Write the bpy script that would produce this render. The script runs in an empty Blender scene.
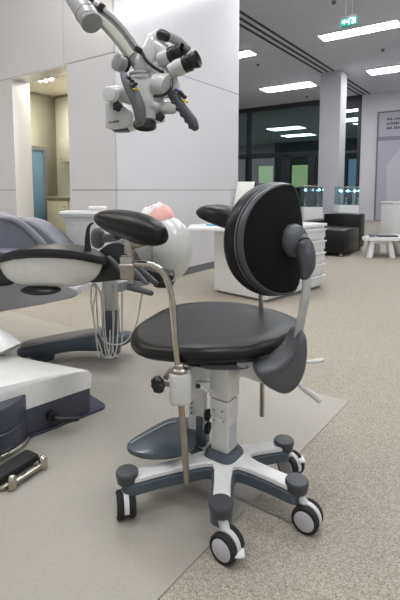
import bpy, bmesh, math, random
from mathutils import Vector as V, Matrix
random.seed(7)
PI = math.pi
COL = bpy.context.scene.collection
F = 450.0; PY = 233.0; H = 0.88
TH = math.atan(43 / F); ct, st = math.cos(TH), math.sin(TH)

# ---------- turning measured picture points into places ----------
def ray(x, y):
    u = (x - 200) / F; v = (PY - y) / F
    return V((u, v * st + ct, v * ct - st))
def P(x, y, z):                       # on the horizontal plane z
    a = ray(x, y); t = (z - H) / a.z
    return V((a.x * t, a.y * t, z))
def Q(x, y, d):                       # at the distance d into the room
    a = ray(x, y); t = d / a.y
    return V((a.x * t, d, H + a.z * t))
AZ = math.atan(320 / F)
A = V((math.sin(AZ), math.cos(AZ), 0)); B = V((-A.y, A.x, 0))
C = P(118, 292, 0)
def bw(s, t, z): return C + A * s + B * t + V((0, 0, z))
def on_t(x, y, t0):
    a = ray(x, y); o = V((0, 0, H)); k = ((C - o).dot(B) + t0) / a.dot(B); w = o + a * k
    return (w - C).dot(A), w.z
def on_s(x, y, s0):
    a = ray(x, y); o = V((0, 0, H)); k = ((C - o).dot(A) + s0) / a.dot(A); w = o + a * k
    return (w - C).dot(B), w.z
def st_of(w): return (w - C).dot(A), (w - C).dot(B)

# ---------- materials ----------
def srgb(c):
    return tuple((v / 255 / 12.92) if v / 255 <= .04045 else ((v / 255 + .055) / 1.055) ** 2.4 for v in c) + (1,)
def mat(name, c, rough=.5, metal=0, coat=0, noise=0, nscale=40, bump=0, emit=None, es=0, spec=.5, c2=None, detail=4):
    m = bpy.data.materials.new(name); m.use_nodes = True
    nt = m.node_tree; b = nt.nodes['Principled BSDF']
    col = srgb(c)
    b.inputs['Base Color'].default_value = col
    b.inputs['Roughness'].default_value = rough; b.inputs['Metallic'].default_value = metal
    b.inputs['Coat Weight'].default_value = coat; b.inputs['Coat Roughness'].default_value = .12
    b.inputs['Specular IOR Level'].default_value = spec
    tc = nt.nodes.new('ShaderNodeTexCoord'); n = nt.nodes.new('ShaderNodeTexNoise')
    n.inputs['Scale'].default_value = nscale; n.inputs['Detail'].default_value = detail
    nt.links.new(tc.outputs['Object'], n.inputs['Vector'])
    r = nt.nodes.new('ShaderNodeValToRGB')
    k = noise if noise else .03
    d = srgb(c2) if c2 else tuple(v * (1 - k) for v in col[:3]) + (1,)
    r.color_ramp.elements[0].color = d; r.color_ramp.elements[1].color = tuple(min(1, v * (1 + (0 if c2 else k))) for v in col[:3]) + (1,)
    r.color_ramp.elements[0].position = .35; r.color_ramp.elements[1].position = .65
    nt.links.new(n.outputs['Fac'], r.inputs['Fac']); nt.links.new(r.outputs['Color'], b.inputs['Base Color'])
    if bump:
        bp = nt.nodes.new('ShaderNodeBump'); bp.inputs['Strength'].default_value = bump; bp.inputs['Distance'].default_value = .003
        nt.links.new(n.outputs['Fac'], bp.inputs['Height']); nt.links.new(bp.outputs['Normal'], b.inputs['Normal'])
    if emit:
        b.inputs['Emission Color'].default_value = srgb(emit); b.inputs['Emission Strength'].default_value = es
    return m
def glass(name, tint, gl=.12, rough=.0):
    m = bpy.data.materials.new(name); m.use_nodes = True; nt = m.node_tree; nt.nodes.clear()
    o = nt.nodes.new('ShaderNodeOutputMaterial'); mx = nt.nodes.new('ShaderNodeMixShader')
    tr = nt.nodes.new('ShaderNodeBsdfTransparent'); g = nt.nodes.new('ShaderNodeBsdfGlossy')
    tr.inputs[0].default_value = srgb(tint); g.inputs['Roughness'].default_value = rough
    lw = nt.nodes.new('ShaderNodeFresnel'); lw.inputs['IOR'].default_value = 1.6
    ad = nt.nodes.new('ShaderNodeMath'); ad.operation = 'ADD'; ad.inputs[1].default_value = gl; ad.use_clamp = True
    nt.links.new(lw.outputs[0], ad.inputs[0]); nt.links.new(ad.outputs[0], mx.inputs[0])
    nt.links.new(tr.outputs[0], mx.inputs[1]); nt.links.new(g.outputs[0], mx.inputs[2]); nt.links.new(mx.outputs[0], o.inputs[0])
    return m
def floor_mat(name, c, c2, sc, bump, rough, patch):
    m = mat(name, c, rough=rough, nscale=sc, c2=c2, bump=bump, detail=6)
    nt = m.node_tree; b = nt.nodes['Principled BSDF']
    ramp = b.inputs['Base Color'].links[0].from_node
    n2 = nt.nodes.new('ShaderNodeTexNoise'); n2.inputs['Scale'].default_value = 1.7; n2.inputs['Detail'].default_value = 3
    tc = [n for n in nt.nodes if n.type == 'TEX_COORD'][0]; nt.links.new(tc.outputs['Object'], n2.inputs['Vector'])
    r2 = nt.nodes.new('ShaderNodeValToRGB'); r2.color_ramp.elements[0].color = (1 - patch,) * 3 + (1,); r2.color_ramp.elements[1].color = (1, 1, 1, 1)
    mx = nt.nodes.new('ShaderNodeMix'); mx.data_type = 'RGBA'; mx.blend_type = 'MULTIPLY'; mx.inputs['Factor'].default_value = 1
    nt.links.new(n2.outputs['Fac'], r2.inputs['Fac']); nt.links.new(ramp.outputs['Color'], mx.inputs['A']); nt.links.new(r2.outputs['Color'], mx.inputs['B'])
    nt.links.new(mx.outputs['Result'], b.inputs['Base Color'])
    return m

M = dict(
    vinyl=floor_mat('vinyl', (162, 157, 146), (156, 151, 140), 160, .05, .5, .05),
    carpet=floor_mat('speckled_carpet', (182, 174, 160), (130, 123, 110), 260, .5, .9, .06),
    wall=mat('lacquered_wall_panel', (209, 208, 209), rough=.25, coat=.35, noise=.01),
    seam=mat('seam', (120, 116, 112), rough=.8),
    warmwall=mat('cream_paint', (222, 219, 204), rough=.6, noise=.02, nscale=3),
    white_paint=mat('white_paint', (196, 195, 200), rough=.6, noise=.02, nscale=3),
    ceil=mat('ceiling_paint', (214, 218, 228), rough=.85, noise=.02, nscale=3),
    slot=mat('slot_dark', (70, 70, 74), rough=.7),
    skirt=mat('skirting_grey', (112, 112, 116), rough=.5),
    lamp=mat('lamp_diffuser', (255, 255, 255), emit=(250, 251, 255), es=16),
    lampwarm=mat('warm_lamp_diffuser', (255, 250, 240), emit=(255, 236, 205), es=20),  # only for the added unseen lights that warm the left wall
    lampframe=mat('lamp_frame', (220, 220, 222), rough=.5),
    spot=mat('spot_glow', (255, 255, 255), emit=(255, 240, 215), es=14),
    frame=mat('dark_window_frame', (38, 42, 48), rough=.4),
    glass=glass('window_glass', (175, 190, 190), .08),
    caseglass=glass('case_glass', (222, 238, 240), .02),
    blueglass=glass('blue_tinted_glass', (105, 150, 180), .08, .15),
    night=mat('night_facade', (92, 104, 106), rough=.9, noise=.1, nscale=1),
    litg=mat('lit_window_green', (150, 170, 130), emit=(205, 220, 160), es=.9),
    litb=mat('lit_window_blue', (120, 150, 180), emit=(140, 180, 215), es=.6),
    led=mat('led_glow', (200, 240, 255), emit=(150, 215, 255), es=18),
    exitg=mat('exit_green', (16, 110, 100), rough=.4, emit=(16, 130, 115), es=.35),
    exitw=mat('exit_pale', (200, 240, 235), rough=.4, emit=(180, 240, 235), es=.6),
    leather=mat('black_leather', (18, 18, 19), spec=.3, rough=.36, noise=.08, nscale=220, bump=.12),
    fabric=mat('black_mesh_fabric', (15, 15, 16), spec=.2, rough=.85, noise=.15, nscale=400, bump=.2),
    grey=mat('mid_grey_plastic', (80, 82, 85), rough=.45),
    dgrey=mat('dark_grey_plastic', (64, 66, 69), rough=.45),
    slate=mat('slate_plastic', (70, 80, 88), rough=.4, coat=.2),
    white=mat('white_enamel', (222, 222, 218), rough=.32, coat=.2),
    offwhite=mat('off_white_enamel', (205, 205, 200), rough=.35, coat=.2),
    black=mat('black_plastic', (20, 20, 22), rough=.35),
    rubber=mat('black_rubber', (24, 24, 25), rough=.75, noise=.1, nscale=300, bump=.2),
    chrome=mat('chrome_steel', (190, 184, 172), rough=.22, metal=1),
    steel=mat('satin_steel', (172, 166, 156), rough=.38, metal=1),
    brass=mat('warm_steel', (160, 151, 136), rough=.35, metal=.8),
    silver=mat('silver_paint', (178, 178, 176), rough=.35, metal=.35),
    tint=mat('pale_green_grey', (196, 200, 182), rough=.4),
    micro=mat('microscope_white', (200, 201, 197), rough=.32, coat=.3),
    microgrey=mat('microscope_grey', (138, 139, 138), rough=.4),
    handle=mat('handle_grey', (98, 100, 101), rough=.5),
    lens=mat('lens_glass', (18, 20, 28), rough=.06, coat=1),
    yellow=mat('yellow_mark', (214, 190, 50), rough=.5),
    blue=mat('blue_mark', (60, 70, 150), rough=.5),
    hose=mat('hose_grey', (186, 186, 178), rough=.5),
    navy=mat('dark_navy_base', (60, 63, 74), rough=.4, coat=.1),
    plate=mat('floor_plate_navy', (62, 64, 82), rough=.3, coat=.2),
    uphol=mat('grey_upholstery', (116, 117, 126), rough=.5, noise=.03, nscale=150, bump=.06),
    uphol2=mat('pale_grey_upholstery', (138, 139, 144), rough=.5, noise=.03, nscale=150, bump=.06),
    shell=mat('warm_grey_shell', (202, 200, 192), rough=.22, coat=.6),
    lilac=mat('lilac_grey_shell', (186, 184, 188), rough=.3, coat=.3),
    globe=mat('globe_shell', (188, 190, 184), rough=.28, coat=.4),
    pink=mat('pink_cloth', (226, 172, 160), rough=.85, noise=.06, nscale=60, bump=.3),
    cloth=mat('white_cloth', (232, 226, 222), rough=.85, noise=.04, nscale=60, bump=.3),
    furn=mat('white_laminate', (226, 226, 224), rough=.3, coat=.2),
    paper=mat('paper', (232, 232, 222), rough=.8),
    cyan=mat('pale_blue_card', (120, 180, 215), rough=.6),
    poster=mat('poster_grey', (168, 166, 178), rough=.5),
    posterband=mat('poster_band', (128, 126, 140), rough=.5),
    posterpale=mat('poster_pale', (186, 184, 194), rough=.5),
    ink=mat('ink', (70, 70, 78), rough=.7),
    cabinet=mat('cream_cabinet', (206, 202, 180), rough=.45),
    worktop=mat('grey_worktop', (146, 143, 128), rough=.45),
)

# ---------- mesh helpers ----------
def finish(name, bm, m, parent=None, origin=None, sharp=38):
    bmesh.ops.remove_doubles(bm, verts=bm.verts, dist=1e-6)
    bmesh.ops.recalc_face_normals(bm, faces=bm.faces)
    for f in bm.faces: f.smooth = True
    for e in bm.edges:
        if len(e.link_faces) == 2 and e.calc_face_angle(0) > math.radians(sharp): e.smooth = False
    if parent is not None:
        org = parent['_o'] if '_o' in parent else (0, 0, 0); org = V(org)
    elif origin is not None: org = V(origin)
    else:
        xs = [v.co for v in bm.verts]
        lo = V([min(c[i] for c in xs) for i in range(3)]); hi = V([max(c[i] for c in xs) for i in range(3)])
        org = V(((lo.x + hi.x) / 2, (lo.y + hi.y) / 2, lo.z))
    bmesh.ops.translate(bm, verts=bm.verts, vec=-org)
    me = bpy.data.meshes.new(name); bm.to_mesh(me); bm.free()
    ms = m if isinstance(m, (list, tuple)) else [m]
    for x in ms: me.materials.append(x)
    o = bpy.data.objects.new(name, me); COL.objects.link(o)
    o['_o'] = tuple(org)
    if parent is not None: o.parent = parent
    else: o.location = org
    return o
def thing(name, label, cat, loc=(0, 0, 0), group=None):
    o = bpy.data.objects.new(name, None); COL.objects.link(o); o.empty_display_size = .05
    o.location = loc; o['_o'] = tuple(loc); o['label'] = label; o['category'] = cat
    if group: o['group'] = group
    return o
def tag(o, label, cat, group=None):
    o['label'] = label; o['category'] = cat
    if group: o['group'] = group
    return o
def struct(name, bm, m):
    o = finish(name, bm, m); o['kind'] = 'structure'; return o
def copy_thing(root):
    r = root.copy(); COL.objects.link(r)
    def rec(src, dst):
        for ch in list(src.children):
            c = ch.copy(); COL.objects.link(c); c.parent = dst; rec(ch, c)
    rec(root, r)
    return r
def new(): return bmesh.new()
def box(bm, c, size, ax=None, bev=0, seg=2):
    ax = ax or (V((1, 0, 0)), V((0, 1, 0)), V((0, 0, 1)))
    ax = [V(a).normalized() for a in ax]; c = V(c)
    b2 = bmesh.new(); bmesh.ops.create_cube(b2, size=1)
    for v in b2.verts: v.co = V((v.co.x * size[0], v.co.y * size[1], v.co.z * size[2]))
    if bev: bmesh.ops.bevel(b2, geom=b2.edges[:], offset=bev, segments=seg, affect='EDGES', profile=.5)
    for v in b2.verts: v.co = c + ax[0] * v.co.x + ax[1] * v.co.y + ax[2] * v.co.z
    merge(bm, b2)
def merge(bm, b2, mi=0):
    mp = {}
    for v in b2.verts: mp[v] = bm.verts.new(v.co)
    for f in b2.faces:
        try: nf = bm.faces.new([mp[v] for v in f.verts]); nf.material_index = mi
        except ValueError: pass
    b2.free()
def bbox(bm, s0, s1, t0, t1, z0, z1, bev=0):
    box(bm, bw((s0 + s1) / 2, (t0 + t1) / 2, (z0 + z1) / 2), (abs(s1 - s0), abs(t1 - t0), z1 - z0), (A, B, V((0, 0, 1))), bev)
def frame_of(d, up=V((0, 0, 1))):
    d = V(d).normalized()
    if abs(d.dot(up)) > .95: up = V((1, 0, 0)) if abs(d.x) < .9 else V((0, 1, 0))
    x = up.cross(d).normalized(); y = d.cross(x).normalized()
    return x, y
def loft(bm, rings, cap=True, close=False):
    vs = [[bm.verts.new(p) for p in r] for r in rings]; n = len(vs[0])
    for i in range(len(vs) - (0 if close else 1)):
        a, b = vs[i], vs[(i + 1) % len(vs)]
        for j in range(n):
            try: bm.faces.new((a[j], a[(j + 1) % n], b[(j + 1) % n], b[j]))
            except ValueError: pass
    if cap and not close:
        for r in (vs[0][::-1], vs[-1]):
            try: bm.faces.new(r)
            except ValueError: pass
def catmull(pts, k=8):
    pts = [V(p) for p in pts]
    if len(pts) < 3: return pts
    P_ = [pts[0] * 2 - pts[1]] + pts + [pts[-1] * 2 - pts[-2]]; out = []
    for i in range(1, len(P_) - 2):
        a, b, c, d = P_[i - 1:i + 3]
        for j in range(k):
            t = j / k
            out.append(.5 * ((2 * b) + (c - a) * t + (2 * a - 5 * b + 4 * c - d) * t * t + (3 * b - a - 3 * c + d) * t ** 3))
    out.append(pts[-1]); return out
def lerp_list(vals, n):
    if not isinstance(vals, (list, tuple)): return [vals] * n
    out = []
    for i in range(n):
        f = i / (n - 1) * (len(vals) - 1); k = min(int(f), len(vals) - 2); out.append(vals[k] + (vals[k + 1] - vals[k]) * (f - k))
    return out
def tube(bm, pts, r, n=12, k=8, rb=None, up=V((0, 0, 1)), power=2, smooth=True, roundcap=False):
    path = catmull(pts, k) if smooth else [V(p) for p in pts]
    if len(path) == 2 and isinstance(r, (list, tuple)) and len(r) > 2:
        path = [path[0].lerp(path[1], i / (len(r) - 1)) for i in range(len(r))]
    N = len(path); ra = lerp_list(r, N); rbb = lerp_list(rb, N) if rb is not None else ra
    rings = []; X = None
    for i, p in enumerate(path):
        d = (path[min(i + 1, N - 1)] - path[max(i - 1, 0)]).normalized()
        if X is None: X, Y = frame_of(d, up)
        else:
            X = (X - d * X.dot(d)).normalized(); Y = d.cross(X).normalized()
        ring = []
        for j in range(n):
            a = 2 * PI * j / n; c, s = math.cos(a), math.sin(a)
            c = math.copysign(abs(c) ** (2 / power), c); s = math.copysign(abs(s) ** (2 / power), s)
            ring.append(p + X * c * ra[i] + Y * s * rbb[i])
        rings.append(ring)
    if roundcap:
        def capr(ring, d, r0):
            c = sum(ring, V()) / n; o = []
            for q in (.35, .7, .92):
                k2 = math.sqrt(1 - q * q); o.append([c + d * r0 * q + (v - c) * k2 for v in ring])
            return o
        d0 = (path[0] - path[1]).normalized(); d1 = (path[-1] - path[-2]).normalized()
        rings = capr(rings[0], d0, ra[0])[::-1] + rings + capr(rings[-1], d1, ra[-1])
    loft(bm, rings)
def cyl(bm, a, b, r, r2=None, n=24, bev=0):
    a = V(a); b = V(b); r2 = r if r2 is None else r2; d = (b - a); L = d.length; d.normalize(); X, Y = frame_of(d)
    prof = [(0, r), (L, r2)]
    if bev: prof = [(0, r - bev), (bev * .3, r - bev * .3), (bev, r), (L - bev, r2), (L - bev * .3, r2 - bev * .3), (L, r2 - bev)]
    loft(bm, [[a + d * t + X * math.cos(2 * PI * j / n) * q + Y * math.sin(2 * PI * j / n) * q for j in range(n)] for t, q in prof])
def lathe(bm, a, d, prof, n=28):
    a = V(a); d = V(d).normalized(); X, Y = frame_of(d)
    loft(bm, [[a + d * t + X * math.cos(2 * PI * j / n) * q + Y * math.sin(2 * PI * j / n) * q for j in range(n)] for t, q in prof])
def ellipsoid(bm, c, r, ax=None, n=24, m=14, power=2):
    ax = ax or (V((1, 0, 0)), V((0, 1, 0)), V((0, 0, 1))); ax = [V(a).normalized() for a in ax]; c = V(c)
    def pw(v): return math.copysign(abs(v) ** (2 / power), v)
    rings = []
    for i in range(1, m):
        ph = -PI / 2 + PI * i / m
        rings.append([c + ax[0] * pw(math.cos(ph)) * pw(math.cos(2 * PI * j / n)) * r[0] + ax[1] * pw(math.cos(ph)) * pw(math.sin(2 * PI * j / n)) * r[1] + ax[2] * pw(math.sin(ph)) * r[2] for j in range(n)])
    loft(bm, rings)
def prism(bm, pts, off, bev=0):
    b2 = bmesh.new(); off = V(off)
    lo = [b2.verts.new(V(p)) for p in pts]; hi = [b2.verts.new(V(p) + off) for p in pts]; n = len(pts)
    b2.faces.new(lo[::-1]); b2.faces.new(hi)
    for i in range(n): b2.faces.new((lo[i], lo[(i + 1) % n], hi[(i + 1) % n], hi[i]))
    bmesh.ops.recalc_face_normals(b2, faces=b2.faces)
    if bev:
        ed = [e for e in b2.edges if len(e.link_faces) == 2 and any(len(f.verts) > 4 or f in b2.faces[:0] for f in e.link_faces)] if n > 4 else b2.edges[:]
        bmesh.ops.bevel(b2, geom=ed, offset=bev, segments=2, affect='EDGES', profile=.5)
    merge(bm, b2)
def smoothpoly(pts, k=6):                      # closed Catmull-Rom outline
    n = len(pts); out = []; pts = [V(p) for p in pts]
    for i in range(n):
        a, b, c, d = pts[i - 1], pts[i], pts[(i + 1) % n], pts[(i + 2) % n]
        for j in range(k):
            t = j / k
            out.append(.5 * ((2 * b) + (c - a) * t + (2 * a - 5 * b + 4 * c - d) * t * t + (3 * b - a - 3 * c + d) * t ** 3))
    return out
def part(name, m, parent, fn, sharp=38):
    bm = new(); fn(bm); return finish(name, bm, m, parent, sharp=sharp)
Z = V((0, 0, 1))

# =====================================================================
# THE ROOM
# =====================================================================
CZ = 3.6
bm = new(); bbox(bm, -7, 22, -7, 16, -.06, 0); o = struct('floor', bm, M['carpet'])
m1, m2 = P(158, 600, 0), P(349, 402, 0); md = (m2 - m1).normalized(); mb = (P(88, 335, 0) - m2).normalized(); mb = B.lerp(mb, .3).normalized()
bm = new(); prism(bm, [m2 - md * 5, m2, m2 + mb * 7, m2 + mb * 7 - md * 5], Z * .003); o = struct('floor_mat_area', bm, M['vinyl']); o.name = 'floor_vinyl'
bm = new(); bbox(bm, -7, 22, -7, 16, CZ, CZ + .1); struct('ceiling', bm, M['ceil'])
for k, t in enumerate((.83, .97, 1.11)):
    bm = new(); bbox(bm, .02, 10.78, t, t + .055, CZ - .006, CZ); struct('trim_%d' % (k + 1), bm, M['slot'])

# right-hand lacquered wall: backing slab plus panels parted by fine joints
g = .006; J1 = .88; J2 = 2.01
bm = new()
b2 = new(); bbox(b2, .03, 2.0, .012, .27, .0, CZ); merge(bm, b2, 1)
for z0, z1 in ((.075, J1 - g / 2), (J1 + g / 2, J2 - g / 2), (J2 + g / 2, CZ)):
    b2 = new(); bbox(b2, -.0, 2.02, 0, .012, z0, z1); merge(bm, b2, 0)
b2 = new(); bbox(b2, 2.0, 2.02, .012, .28, 0, CZ); merge(bm, b2, 0)
struct('wall_right', bm, [M['wall'], M['seam']])
bm = new(); bbox(bm, .0, 2.02, -.006, .02, 0, .075); struct('baseboard_right', bm, M['skirt'])
# left wall with the doorless opening
tj = on_s(69, 150, 0)[0]; tl = on_s(14.5, 150, 0)[0]
WT = .2
bm = new()
def lp(t0, t1, z0, z1, s0=0., s1=.012):
    b2 = new(); bbox(b2, s0, s1, t0, t1, z0, z1); merge(bm, b2, 0)
for z0, z1 in ((.0, J1 - g / 2), (J1 + g / 2, J2 - g / 2)):
    lp(0, tj, z0, z1); lp(tl, 9, z0, z1)
tv = on_s(63, 30, 0)[0]
lp(0, tv - g / 2, J2 + g / 2, CZ); lp(tv + g / 2, 9, J2 + g / 2, CZ)
lp(tj - .012, tj, 0, J2, .012, WT); lp(tl, tl + .012, 0, J2, .012, WT); lp(tj, tl, J2 - .012, J2, 0, WT)
for t0, t1, z0, z1 in ((.02, tj - .012, 0, CZ), (tl + .012, 9, 0, CZ), (tj - .012, tl + .012, J2, CZ)):
    b2 = new(); bbox(b2, .012, WT, t0, t1, z0, z1); merge(bm, b2, 1)
struct('wall_left', bm, [M['wall'], M['seam']])
# small side room behind the opening
RC = 2.1; RS = 1.115; RT = 2.26
bm = new(); bbox(bm, WT, RS + .1, RT, RT + .1, 0, RC); bbox(bm, RS, RS + .1, .3, RT, 0, RC); bbox(bm, WT, RS, .3, .36, 0, RC)
struct('wall_side_room', bm, M['warmwall'])
bm = new(); bbox(bm, WT, RS + .1, .3, RT + .1, RC, RC + .08); struct('ceiling_side_room', bm, M['warmwall'])
bm = new(); bbox(bm, WT, RS, RT - .012, RT, RC - .03, RC - .0); bbox(bm, RS - .012, RS, .36, RT, RC - .03, RC); struct('trim_5', bm, M['worktop'])
# rear wall: white on the right, glass front on the left
GS = 10.8
tg0 = on_s(362, 120, GS)[0]
bm = new(); bbox(bm, GS - .05, GS + .2, -7, tg0, 0, CZ); struct('wall_rear', bm, M['white_paint'])
zt = on_s(262, 156, GS)[1]
tm = on_s(249.5, 140, GS)[0]
def window(n, t0, t1, extra_v=(), extra_h=()):
    bm = new(); f = .1
    bbox(bm, GS - .06, GS + .06, t0, t0 + f, 0, CZ); bbox(bm, GS - .06, GS + .06, t1 - f, t1, 0, CZ)
    bbox(bm, GS - .06, GS + .06, t0 + f, t1 - f, CZ - .14, CZ); bbox(bm, GS - .06, GS + .06, t0 + f, t1 - f, 0, .1)
    for v, w, za, zb in extra_v: bbox(bm, GS - .05, GS + .05, v - w / 2, v + w / 2, za, zb)
    for z, w, ta, tb in extra_h: bbox(bm, GS - .05, GS + .05, ta, tb, z - w / 2, z + w / 2)
    o = struct('window_%d' % n, bm, M['frame'])
    bm = new(); bbox(bm, GS - .01, GS + .01, t0 + f, t1 - f, .1, CZ - .14); p = finish('pane', bm, M['glass'], o)
    return o
tc = on_s(320, 120, GS)[0]
td = on_s(286, 160, GS)[0]; te = on_s(312, 160, GS)[0]
window(1, tg0, tc - .0 - .25, ((tg0 + .55, .0001, .1, .2),), ((zt + .0, .08, tg0 + .1, tc - .35),))
window(2, tc - .2, 8.2, ((tm, .16, .1, CZ - .14), (td, .3, .1, zt), (te, .22, .1, zt), (on_s(266, 160, GS)[0] + .7, .12, .1, zt)), ((zt, .16, tc - .1, tm - .08), (zt, .16, tm + .08, 8.1)))
bm = new(); bbox(bm, GS - .06, GS + .1, tc - .25, tc - .2, 0, CZ); struct('trim_4', bm, M['frame'])
# column
c1 = P(320.5, 73, CZ); s_, t_ = st_of(c1); t2 = on_s(340, 120, s_)[0]; s2 = on_t(346, 120, t2)[0]
bm = new(); bbox(bm, s_, s2, t2, t_, 0, CZ, .01); struct('wall_column', bm, M['white_paint'])
# what lies beyond the glass in the evening
bm = new(); bbox(bm, 21.7, 21.9, -3, 15.9, .01, 3.59)
tag(finish('building', bm, M['night']), 'dark facade seen through the glass front at the rear', 'building')
def lit(x0, x1, y0, y1, m, label, s=21.6):
    ta, za = on_s(x0, y1, s); tb, zb = on_s(x1, y0, s)
    r = thing('lit_window', label, 'window', bw(s, (ta + tb) / 2, za))
    part('pane', m, r, lambda b: bbox(b, s, s + .05, min(ta, tb), max(ta, tb), za, zb))
    def fr(b):
        lo, hi = min(ta, tb), max(ta, tb)
        for t in (lo, hi): bbox(b, s - .04, s + .06, t - .04, t + .04, za - .04, zb + .04)
        for z in (za, zb): bbox(b, s - .04, s + .06, lo, hi, z - .04, z + .04)
    part('frame', M['frame'], r, fr)
lit(258, 274, 165, 184, M['litg'], 'pale green lit window beyond the glass doors, left of the door post')
lit(291, 309, 164, 188, M['litg'], 'pale green lit window beyond the glass doors, beside the column')
lit(262, 312, 153, 158, M['litb'], 'long blue lit strip window beyond the glass, above the doors')
lit(347, 358, 158, 190, M['litb'], 'blue lit window seen through the narrow pane right of the column')

# ceiling lights
LG = 'long white ceiling lights'
def panel(s, t0, t1, label, w=.3, lm=None):
    r = thing('ceiling_light', label, 'ceiling light', bw(s + w / 2, (t0 + t1) / 2, CZ - .03), LG)
    part('light_frame', M['lampframe'], r, lambda b: bbox(b, s - .02, s + w + .02, t0 - .02, t1 + .02, CZ - .025, CZ))
    part('diffuser', lm or M['lamp'], r, lambda b: bbox(b, s, s + w, t0, t1, CZ - .034, CZ - .024, .004))
panel(5.2, -1.03, .26, 'long ceiling light nearest the camera, beside the green exit sign')
panel(5.2, 1.67, 2.96, 'short-looking ceiling light partly hidden by the glossy wall end', .3)
panel(8.3, 1.68, 3.06, 'long ceiling light above the glass front, left of the column', .5)
panel(8.05, -1.1, .215, 'long ceiling light at the right edge above the poster', .45)
for x0_, x1_, y_, lb in ((266, 298, 127, 'ceiling light seen through the glass front, upper one'), (281, 309, 134, 'ceiling light seen through the glass front, just left of the column'), (258, 284, 145, 'ceiling light seen through the glass front, lowest one'), (340, 362, 117.5, 'ceiling light seen through the narrow pane right of the column')):
    w_ = P((x0_ + x1_) / 2, y_, CZ); sx_, tx_ = st_of(w_); panel(sx_, tx_ - .75, tx_ + .75, lb, .8)
for s in (-2.7, -.3, 2.3):  # unseen ceiling lights added to brighten the foreground, warm ones on the left
    for t in (-4.2, -2.0, .0 if s < 0 else -.5, 2.4):
        if s > 0 and t > 0: continue
        if s > -1 and t > 1: continue
        if (s, t) == (2.3, -4.2): continue
        panel(s, t - .65, t + .65, 'added long ceiling light brightening the foreground, out of the picture', .3, M['lampwarm'] if t > 1 else M['lamp'])
for x, y, l in ((258, 64, 'left of the ceiling slots'), (334, 1, 'above the exit sign'), (383, 49, 'between the two right-hand ceiling lights'), (307, 96, 'near the top of the glass front')):
    p = P(x, y, CZ)
    bm = new(); cyl(bm, p, p - Z * .05, .035, .022, n=16, bev=.006)
    tag(finish('sprinkler', bm, M['skirt']), 'small dark ceiling sprinkler ' + l, 'sprinkler')
# exit sign: a green double-sided panel with arrow and running figure
e0 = P(341, 27.5, 3.36); sS, tS = st_of(e0)
sS = 3.1; tS = on_s(341, 20, sS)[0]; t1e = on_s(357.5, 20, sS)[0]; zE0 = on_s(341, 27.5, sS)[1]; zE1 = zE0 + .095
we = tS - t1e
r = thing('exit_sign', 'green illuminated exit sign with arrow and running figure under the ceiling', 'exit sign', bw(sS, (tS + t1e) / 2, zE0))
part('sign_panel', M['exitg'], r, lambda b: bbox(b, sS - .02, sS + .02, t1e, tS, zE0, zE1, .004))
part('hanger', M['skirt'], r, lambda b: (bbox(b, sS - .03, sS + .03, t1e, tS, zE1, zE1 + .012, .003), [bbox(b, sS - .006, sS + .006, t - .002, t + .002, zE1 + .012, CZ) for t in (t1e + .06, tS - .06)]))
def flat(b, pts, s, th=.006): prism(b, [bw(s, tS - x * we, zE0 + y * .095) for x, y in pts], A * -th)
def figs(b):
    s = sS - .019
    flat(b, [(.08, .5), (.26, .82), (.26, .6), (.44, .6), (.44, .4), (.26, .4), (.26, .18)], s)
    flat(b, [(.50, .1), (.52, .92), (.78, .92), (.78, .1), (.70, .1), (.72, .8), (.58, .8), (.56, .1)], s)
    flat(b, [(.80, .62), (.86, .72), (.93, .62), (.90, .4), (.95, .15), (.91, .12), (.86, .34), (.80, .12), (.76, .15), (.82, .4)], s)
    flat(b, [(.85, .76), (.85, .88), (.91, .88), (.91, .76)], s)
part('pictogram', M['exitw'], r, figs)

# poster on the rear wall
sp = GS - .055
pl_, zp1 = on_s(379.5, 113.5, sp); _, zp0 = on_s(375, 220, sp); zb1 = on_s(380, 137, sp)[1]; zb0 = on_s(380, 141, sp)[1]; pr_ = pl_ - 2.2
r = thing('poster', 'large grey wall poster with three lines of text and a dark band', 'poster', bw(sp, (pl_ + pr_) / 2, zp0))
part('poster_board', M['poster'], r, lambda b: bbox(b, sp - .03, sp, pr_, pl_, zp0, zp1))
part('frame', M['skirt'], r, lambda b: (bbox(b, sp - .045, sp, pl_ - .0, pl_ + .04, zp0, zp1), bbox(b, sp - .045, sp, pr_ - .04, pr_, zp0, zp1), bbox(b, sp - .045, sp, pr_ - .04, pl_ + .04, zp1, zp1 + .04), bbox(b, sp - .045, sp, pr_ - .04, pl_ + .04, zp0 - .04, zp0)))
part('dark_band', M['posterband'], r, lambda b: bbox(b, sp - .034, sp - .029, pr_, pl_, zb0, zb1))
part('pale_shape', M['posterpale'], r, lambda b: prism(b, [bw(sp - .03, pl_ - q, z) for q, z in ((.3, zp0 + .15), (.25, zb0 - .7), (.6, zb0 - .2), (1.5, zb0 - .15), (1.6, zp0 + .15))], A * -.004))
for y in (120.5, 125, 129.5):
    def row_(b):
        z = on_s(386, y, sp)[1]; q = .22
        pts = []
        while q < 1.5:
            hh = random.choice((.045, .06, .06, .08)); w = random.uniform(.02, .045)
            pts.append((q, q + w, hh)); q += w + (.015 if random.random() < .8 else .06)
        bbox(b, sp - .033, sp - .029, pl_ - q, pl_ - .22, z - .001, z + .006)
        for a_, b_, hh in pts: bbox(b, sp - .033, sp - .029, pl_ - b_, pl_ - a_, z, z + hh)
    part('text_line', M['ink'], r, row_)

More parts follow.
